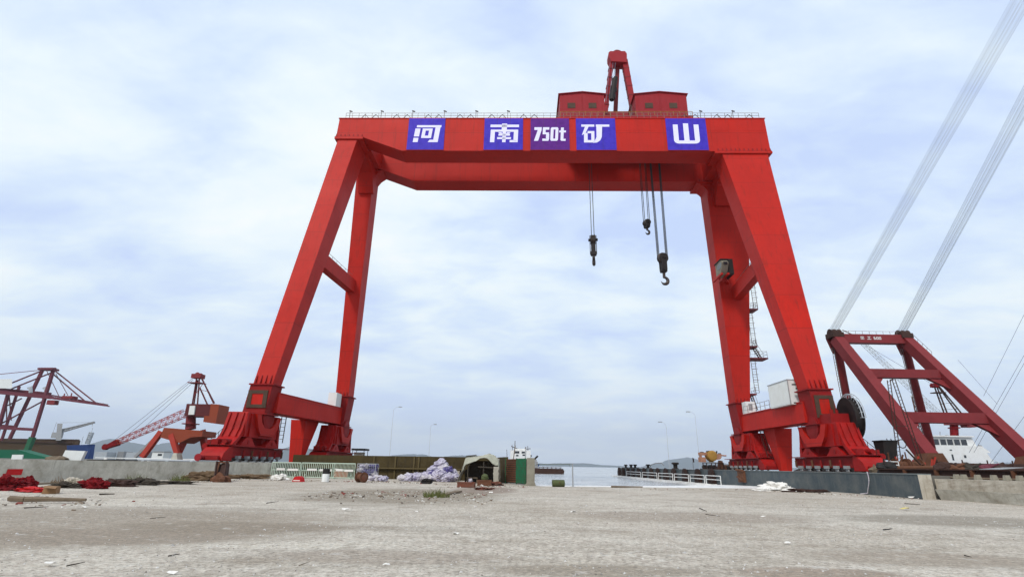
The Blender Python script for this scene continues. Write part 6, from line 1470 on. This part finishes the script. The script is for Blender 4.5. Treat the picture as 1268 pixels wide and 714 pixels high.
    # left debris strip along the concrete wall
    for px, py, rad, mat, nm, lab in (
        (4, 607, (1.1, .6, .42), 'cloth_red', 'tarpaulin_heap', 'large dark red tarpaulin heap at the left frame edge below the painted mark'),
        (27, 604, (.42, .4, .38), 'cloth_red', 'tarpaulin_heap', 'small dark red tarpaulin lump right of the large red heap'),
        (40, 609, (.95, .5, .14), 'plastic_red', 'tarpaulin_heap', 'flat bright red sheet lying before the red heap'),
        (110, 604, (.62, .45, .33), 'cloth_red', 'cloth_heap', 'crumpled red cloth heap against the concrete wall'),
        (118, 605, (.6, .4, .3), 'cloth_red', 'cloth_heap', 'small red cloth lump right of the crumpled red cloth heap'),
        (138, 602, (1.3, .4, .25), 'rust_dark', 'scrap_heap', 'dark reddish scrap pile along the wall right of the red cloth'),
        (171, 600.5, (1.2, .4, .3), 'timber_dark', 'scrap_heap', 'blackish timber scrap pile under the green weeds'),
        (78, 604, (.7, .35, .2), 'timber_dark', 'scrap_heap', 'small black scrap pile right of the brown carton'),
        (88, 601, (.6, .4, .3), 'concrete_pale', 'rubble', 'grey rubble lump left of the red cloth heap'),
        (200, 599, (2.2, .4, .14), 'timber_dark', 'scrap_heap', 'thin dark timber strip pile in the middle of the wall foot'),
        (252, 595, (1.8, .5, .42), 'soil', 'soil_heap', 'rusty brown soil heap left of the steel chute'),
        (236, 594, (1.0, .4, .25), 'rust', 'soil_heap', 'reddish soil heap at the wall foot left of the brown one'),
        (300, 592.5, (2.2, .5, .3), 'soil', 'soil_heap', 'low soil heap right of the steel chute'),
        (322, 590, (1.5, .5, .5), 'soil', 'soil_heap', 'olive soil heap at the left barrier foot'),
        (612, 601, (.6, .5, .2), 'brick_red', 'rubble', 'red brick rubble pile right of the brown crate'),
        (600, 606, (.6, .4, .1), 'brick_red', 'rubble', 'low brick rubble pile before the brown crate'),
        (640, 597, (1.1, .6, .35), 'timber_dark', 'scrap_heap', 'black scrap heap below the green gate'),
        (1000, 609.5, (1.6, .3, .16), 'rust_dark', 'scrap_heap', 'thin dark red scrap strip at the foot of the slate wall')):
        p = g0(px, py); b = MB(); b.crumple((0, .2, rad[2]*.5), rad, px+1, .5, flat=-.02); o = b.build(nm, mat); o.location = p; tag(o, lab, nm.replace('_', ' '))
    # carton on its side
    p = g0(60, 611); s = PXM(p.y); root = empty('carton', (p.x, p.y, 0), R(25)); tag(root, 'battered brown carton between the red sheet and black scrap', 'carton'); b = MB(); b.frustum([(-7*s, 0, 0), (7*s, 0, 0), (7*s, .6, 0), (-7*s, .6, 0)], [(-6*s, .05, 9*s), (6.5*s, 0, 8*s), (6.5*s, .6, 8*s), (-6*s, .6, 9*s)]); b.build('body', 'carton', root); b = MB(); b.add([(-6*s, 0, 9*s), (6.5*s, 0, 8*s), (7.5*s, -.35, 6*s), (-5*s, -.3, 7.5*s)], [(0, 1, 2, 3)]); b.build('flap', 'carton', root, solid=.015)
    # rusty steel chute leaning on the wall
    p = g0(272, 596); Y = p.y; root = empty('steel_chute', (p.x, Y, 0)); tag(root, 'rusty dark steel chute leaning against the concrete wall below the bogies', 'chute')
    l = root.location; f = lambda px, py, dy=0: at(px, py, Y+dy) - l
    b = MB(); a, c = f(273, 594), f(276, 572.5, 1.2); b.beam(a + Vector((-.42, 0, .1)), c + Vector((-.42, 0, 0)), .09, .5, (0, -1, 0)); b.beam(a + Vector((.42, 0, .1)), c + Vector((.42, 0, 0)), .09, .5, (0, -1, 0)); b.beam(a + Vector((0, .2, .1)), c + Vector((0, .2, 0)), .76, .06, (0, -1, 0)); b.build('trough', 'rust_dark', root)
    b = MB(); b.tube(f(266, 592), f(272, 572, 1.2), .07, 6); b.beam(f(268, 571.5, 1.2), f(283, 572.5, 1.2), .2, .12); b.blob(f(274, 594), (.7, .5, .5), 6, .4); b.build('prop', 'rust', root)
    # planks, poles and sticks
    def stick(px0, py0, px1, py1, r_, mat, lab, nm='stick', flat=False, lift=0.0):
        a, c = g0(px0, py0), g0(px1, py1); b = MB(); z = Vector((0, 0, r_ + lift)); m_ = (a+c)/2
        if flat: b.beam(a-m_+z*.5, c-m_+z*.7, r_*5, r_)
        else:
            k = 4; pts = [a.lerp(c, i/k) - m_ + z + Vector((0, rnd.uniform(-1, 1)*r_, 0)) for i in range(k+1)]
            for i in range(k): b.tube(pts[i], pts[i+1], r_*(1-.12*i), 6, r_*(1-.12*(i+1)))
        o = b.build(nm, mat); o.location = m_; tag(o, lab, nm)
    stick(9, 621, 103, 622.5, .12, 'timber', 'long grey-brown timber log lying on the yard at the far left', 'log')
    stick(34, 600.5, 88, 598.5, .07, 'timber', 'long thin pole lying along the left wall foot', 'pole')
    stick(186, 600.5, 246, 597, .07, 'timber', 'thin pole on the ground right of the green weeds', 'pole')
    stick(122, 612.5, 142, 612, .04, 'timber_dark', 'short dark stick before the red cloth heap')
    stick(548, 613.5, 568, 609, .09, 'timber', 'weathered plank beside the weed tuft', 'plank', True)
    stick(757, 603.3, 796, 603.6, .09, 'timber', 'long thin timber beam lying at the edge of the slipway', 'beam')
    stick(82, 701, 105, 696, .011, 'timber_dark', 'dark twig near the bottom left corner', 'twig')
    stick(208, 688.5, 222, 686, .011, 'timber_dark', 'short dark twig in the left foreground gravel', 'twig')
    stick(866, 629, 875, 633, .02, 'timber_dark', 'dark twig heap stick on the right middle ground', 'twig')
    stick(874, 637, 892, 639.5, .02, 'timber_dark', 'thin twig just below the twig heap stick', 'twig')
    stick(1094, 657, 1105, 655.5, .03, 'rubber', 'short black rubber strip on the right ground', 'strip')
    stick(1120, 623.5, 1139, 624.6, .025, 'timber_dark', 'thin dark rod near the end of the slate wall', 'rod')
    stick(186, 642, 205, 640, .012, 'timber_dark', 'long dark twig on the left ground', 'twig')
    stick(370, 701, 388, 694, .012, 'timber', 'pale twig low in the left foreground', 'twig')
    stick(30, 629, 60, 627.5, .02, 'timber_dark', 'dark stick lying below the long log')
    stick(330, 623, 345, 621, .02, 'timber_dark', 'dark half-buried stick left of the soil patch')
    stick(505, 690, 520, 687, .012, 'timber_dark', 'small dark twig in the middle foreground', 'twig')
    stick(1195, 688, 1203, 690, .015, 'timber_dark', 'tiny dark twig near the bottom right corner', 'twig')
    # flat litter scraps
    def scrap(px, py, w, mat, lab):
        p = g0(px, py); b = MB(); n_ = 7; pts = []
        for i in range(n_):
            t = 2*math.pi*i/n_; r_ = w*rnd.uniform(.3, .6); pts.append((math.cos(t)*r_, math.sin(t)*r_*.7, .012 + rnd.random()*w*.25))
        b.add(pts + [(0, 0, .02 + w*.2)], [(i, (i+1) % n_, n_) for i in range(n_)]); o = b.build('litter_scrap', mat, None, solid=.006); o.location = p; tag(o, lab, 'litter')
    for a_ in ((428, 632, .34, 'litter_white', 'white paper scrap on the ground below the soil patch'), (213, 711, .16, 'litter_white', 'white scrap at the bottom edge left of centre'), (478, 700, .13, 'litter_white', 'pale scrap in the middle foreground'), (104, 629, .26, 'litter_white', 'white scrap right of the long timber log'),
               (1122, 631, .5, 'litter_yellow', 'yellowish cardboard scrap on the right middle ground'), (975, 673, .18, 'litter_white', 'white scrap on the right foreground'), (710, 634, .25, 'litter_white', 'white scrap on the ground below the barrel'), (1128, 616.5, .5, 'litter_white', 'white plastic scrap at the end of the slate wall'),
               (608, 610, .3, 'litter_white', 'white scrap beside the brick rubble'), (515, 634, .2, 'litter_white', 'small white scrap right of the paper scrap'), (565, 662, .2, 'litter_white', 'whitish scrap in the centre ground'), (60, 700, .2, 'litter_white', 'pale grey scrap left of the corner twig'), (945, 640, .2, 'litter_white', 'white speck scrap below the slate wall middle')):
        scrap(*a_)
    # weeds: tufts of blades
    def weed(px, py, h, n_, lab, rad=.5, mat='weed'):
        p = g0(px, py); b = MB()
        for i in range(n_):
            t = rnd.uniform(0, 6.3); r_ = rad*math.sqrt(rnd.random()); x, y = r_*math.cos(t), r_*math.sin(t)*.6; hh = h*rnd.uniform(.15, 1.1)*(1.15 - .75*(r_/rad)**1.5); lx, ly = rnd.uniform(-.8, .8)*hh, rnd.uniform(-.6, .6)*hh; w = .008 + .02*rnd.random()
            b.add([(x-w, y, 0), (x+w, y, 0), (x+lx*.4+w*.8, y+ly*.4, hh*.6), (x+lx, y+ly, hh), (x+lx*.4-w*.8, y+ly*.4, hh*.6)], [(0, 1, 2, 4), (4, 2, 3)])
        o = b.build('weed_tuft', mat); o.location = p; tag(o, lab, 'weed')
    weed(541, 615.5, .55, 150, 'green weed tuft growing in the soil patch beside the plank', .75)
    weed(74, 597.5, .55, 70, 'sparse dark weeds at the wall foot left of the red cloth', .7, 'soil')
    weed(167, 598, .8, 160, 'olive green weed clump at the wall foot above the black scrap', 1.0)
    weed(222, 596, .75, 150, 'yellowish green weed clump at the wall foot near the reddish soil', .9)
    weed(92, 596, .4, 50, 'thin brown weeds just left of the red cloth heap', .6, 'soil')
    weed(318, 588, .6, 120, 'brownish weeds on the olive soil heap by the barrier', 1.2)
    # barrel, post, wire
    p = g0(691.5, 602.4); s = PXM(p.y); root = empty('barrel', (p.x, p.y, 0)); tag(root, 'mossy green barrel lying on its side at the water edge', 'barrel')
    r_ = 4.2*s; w = 15*s; b = MB(); b.lathe([(r_*.9, -w/2), (r_, -w/2+.03), (r_*.97, -w/2+.07), (r_*.97, -w/6-.03), (r_*1.03, -w/6), (r_*.97, -w/6+.03), (r_*.97, w/6-.03), (r_*1.03, w/6), (r_*.97, w/6+.03), (r_*.97, w/2-.07), (r_, w/2-.03), (r_*.9, w/2)], (0, 0, r_), (1, .08, 0), 26); b.build('body', 'barrel_green', root)
    b = MB(); b.lathe([(.03, 0), (.05, 0), (.05, .03), (.03, .03)], (r_*.3, -r_*1.02, r_*1.2), (0, -1, 0), 8); b.build('bung', 'rust', root)
    p = g0(709.5, 602.4); root = empty('gate_post', (p.x, p.y, 0)); tag(root, 'thin grey-green pole with a crossbar wire at the water edge', 'post')
    top = at(709.5, 573.5, p.y); b = MB(); b.tube((0, 0, 0), (0, 0, top.z), .055, 8); b.lathe([(.2, 0), (.2, .04), (.06, .06)], (0, 0, 0), Z, 12); b.build('pole', 'grey_steel', root)
    b = MB(); e = at(664, 574.5, 49.6); e2 = at(705, 574.5, p.y); b.tube((e.x-p.x, e.y-p.y, e.z), (e2.x-p.x, 0, e2.z), .022, 5); b.tube((e2.x-p.x, 0, e2.z), (e2.x-p.x, 0, e2.z-.12), .02, 5); b.tube((e2.x-p.x, 0, e2.z), (0, 0, e2.z-.02), .02, 5); b.build('crossbar', 'barrel_green', root)
    # concrete post and green gate
    p = g0(657, 601.2); root = empty('concrete_post', (p.x, 49.4, 0)); tag(root, 'square weathered concrete post at the water edge beside the green gate', 'post')
    t = at(657, 566.5, 49.4); b = MB(); b.box(-.36, .36, 0, .6, 0, t.z); b.build('shaft', 'concrete_dark', root); b = MB(); b.prism([(-.75, -.25, 0), (.45, -.25, 0), (.4, -.25, .25), (-.05, -.25, .5), (-.5, -.25, .12)], (0, .4, 0)); b.build('foot', 'concrete_dark', root)
    pa = at(626, 597, 55.5); pb = at(650.5, 597, 50.6); pa.z = pb.z = 0; root = empty('green_gate', ((pa.x+pb.x)/2, (pa.y+pb.y)/2, 0)); tag(root, 'rust-streaked green slatted steel gate beside the concrete post', 'gate')
    l = root.location; A, C_ = pa-l, pb-l; h = at(638, 568, 53).z
    b = MB(); n_ = 11
    for k in range(n_): z = .25 + (h-.3)*k/(n_-1); b.beam(A + Z*z, C_.lerp(A, .42) + Z*z, .05, .13)
    b.build('slats', 'rust', root)
    b = MB()
    for k in range(n_): z = .25 + (h-.3)*k/(n_-1); b.beam(C_.lerp(A, .44) + Z*z, C_ + Z*z, .05, .19)
    b.build('slats', 'gate_green', root)
    b = MB()
    for t_ in (0, .43, 1): q = C_.lerp(A, t_); b.beam(q + Z*.05, q + Z*(h+.08), .12, .12, (1, 0, 0))
    b.build('frame', 'gate_green', root)
    b = MB(); d = (C_-A).normalized(); nrm_ = Vector((-d.y, d.x, 0)); b.beam(A + nrm_*.12 + Z*1.2, C_ + nrm_*.12 + Z*1.2, .03, 2.2); b.build('backing', 'timber_dark', root)
    # poles behind the gate
    for px0, py0, px1, py1, mat, lab in ((632, 597, 638, 551, 'timber', 'thin timber pole rising behind the green gate on the left'), (648, 597, 651.5, 553, 'grey_steel', 'thin grey pole rising beside the concrete post')):
        a = at(px0, py0, 57.2); c = at(px1, py1, 57.2); b = MB(); b.tube((0, 0, 0), (c.x-a.x, 0, c.z), .05, 6); o = b.build('pole', mat); o.location = (a.x, 57.2, 0); tag(o, lab, 'pole')
build_clutter()

def build_gravel():
    # loose stones over the near yard: nobody could count them
    r = random.Random(5); b = MB()
    base = [(0, 0, 1), (1, 0, 0), (0, 1, 0), (-1, 0, 0), (0, -1, 0)]
    for k in range(15000):
        Y = 7.0 + 36*r.random()**1.7; x = (r.random()*2-1)*(Y*1.0 + 2)
        if mnoise.noise(Vector((x*.22, Y*.22, 1.5))) < -.18 + .3*r.random() - .15: continue
        s = .006 + .017*r.random()**3 * (1 + Y*.04)
        if r.random() < .012: s *= 2.4
        a = r.random()*6.28; ca, sa = math.cos(a), math.sin(a); e = r.uniform(.6, 1.3)
        z0 = .05*mnoise.noise(Vector((x*.12, Y*.12, 0))) + .025*mnoise.noise(Vector((x*.5, Y*.5, 3)))
        vs = []
        for vx, vy, vz in base:
            q = s*r.uniform(.75, 1.25); X_, Y_ = vx*q*e, vy*q
            vs.append((x + X_*ca - Y_*sa, Y + X_*sa + Y_*ca, z0 + (vz*q*.75 if vz else -.004)))
        b.add(vs, [(0, 1, 2), (0, 2, 3), (0, 3, 4), (0, 4, 1)])
    o = b.build('gravel', 'pebble_mix'); tag(o, 'loose grey gravel and pebbles scattered over the near yard', 'gravel', kind='stuff')
def pebble_mat():
    mt = bpy.data.materials.new('pebble_mix'); M['pebble_mix'] = mt; t = NT(mt)
    v = t.n('ShaderNodeTexVoronoi'); v.inputs['Scale'].default_value = 9; t.l(t.tc.outputs['Object'], v.inputs['Vector'])
    bw = t.n('ShaderNodeRGBToBW'); t.l(v.outputs['Color'], bw.inputs[0])
    x = t.n('ShaderNodeValToRGB'); e = x.color_ramp.elements; e[0].position = .2; e[0].color = (.16, .14, .12, 1); e[1].position = .8; e[1].color = (.58, .57, .55, 1)
    t.l(bw.outputs[0], x.inputs[0]); t.l(x.outputs[0], t.b.inputs['Base Color']); t.b.inputs['Roughness'].default_value = .9
pebble_mat(); build_gravel()

def build_litter_field():
    """broken bits along the wall foot and round the rubbish: far too many to count"""
    r = random.Random(21); b = MB()
    zones = [((0, 606), (255, 596), 620, 1.5), ((255, 596), (335, 591), 140, 1.2), ((335, 594), (470, 597), 170, 1.2), ((455, 596), (570, 600), 200, 1.6), ((560, 603), (650, 602), 240, 1.5), ((400, 612), (600, 616), 520, 4.0), ((940, 607), (1150, 618), 120, .6), ((0, 615), (120, 626), 120, 2.0), ((650, 604), (950, 607), 70, 1.2)]
    for p0, p1, n_, sp in zones:
        a, c = g0(*p0), g0(*p1)
        for k in range(n_):
            q = a.lerp(c, r.random()) + Vector((r.gauss(0, .5), r.gauss(0, sp*.6), 0)); s = .022 + .075*r.random()**2.5
            an = r.random()*3.14; d = Vector((math.cos(an), math.sin(an), r.uniform(-.2, .35))); L_ = s*r.uniform(.8, 3.2)
            b.beam(q + Vector((0, 0, s*.35)), q + Vector((0, 0, s*.35)) + d*L_, s*r.uniform(.5, 1.0), s*r.uniform(.25, .8))
    o = b.build('rubbish_bits', 'litter_mix'); tag(o, 'small broken rubbish bits scattered along the wall foot and round the heaps', 'rubbish', kind='stuff')
mt = bpy.data.materials.new('litter_mix'); M['litter_mix'] = mt; t = NT(mt)
v = t.n('ShaderNodeTexVoronoi'); v.inputs['Scale'].default_value = 2.3; t.l(t.tc.outputs['Object'], v.inputs['Vector'])
bw = t.n('ShaderNodeRGBToBW'); t.l(v.outputs['Color'], bw.inputs[0])
x = t.n('ShaderNodeValToRGB'); x.color_ramp.interpolation = 'CONSTANT'; e = x.color_ramp.elements
for pos, colr in ((.30, (.07, .05, .04)), (.40, (.60, .57, .52)), (.50, (.17, .12, .08)), (.58, (.22, .04, .03)), (.64, (.42, .38, .33)), (.74, (.12, .10, .08)), (.80, (.68, .66, .63))):
    q = e.new(pos); q.color = colr + (1,)
e[0].color = (.24, .19, .14, 1); e[len(e)-1].color = (.3, .26, .22, 1)
t.l(bw.outputs[0], x.inputs[0]); t.l(x.outputs[0], t.b.inputs['Base Color']); t.b.inputs['Roughness'].default_value = .9
build_litter_field()
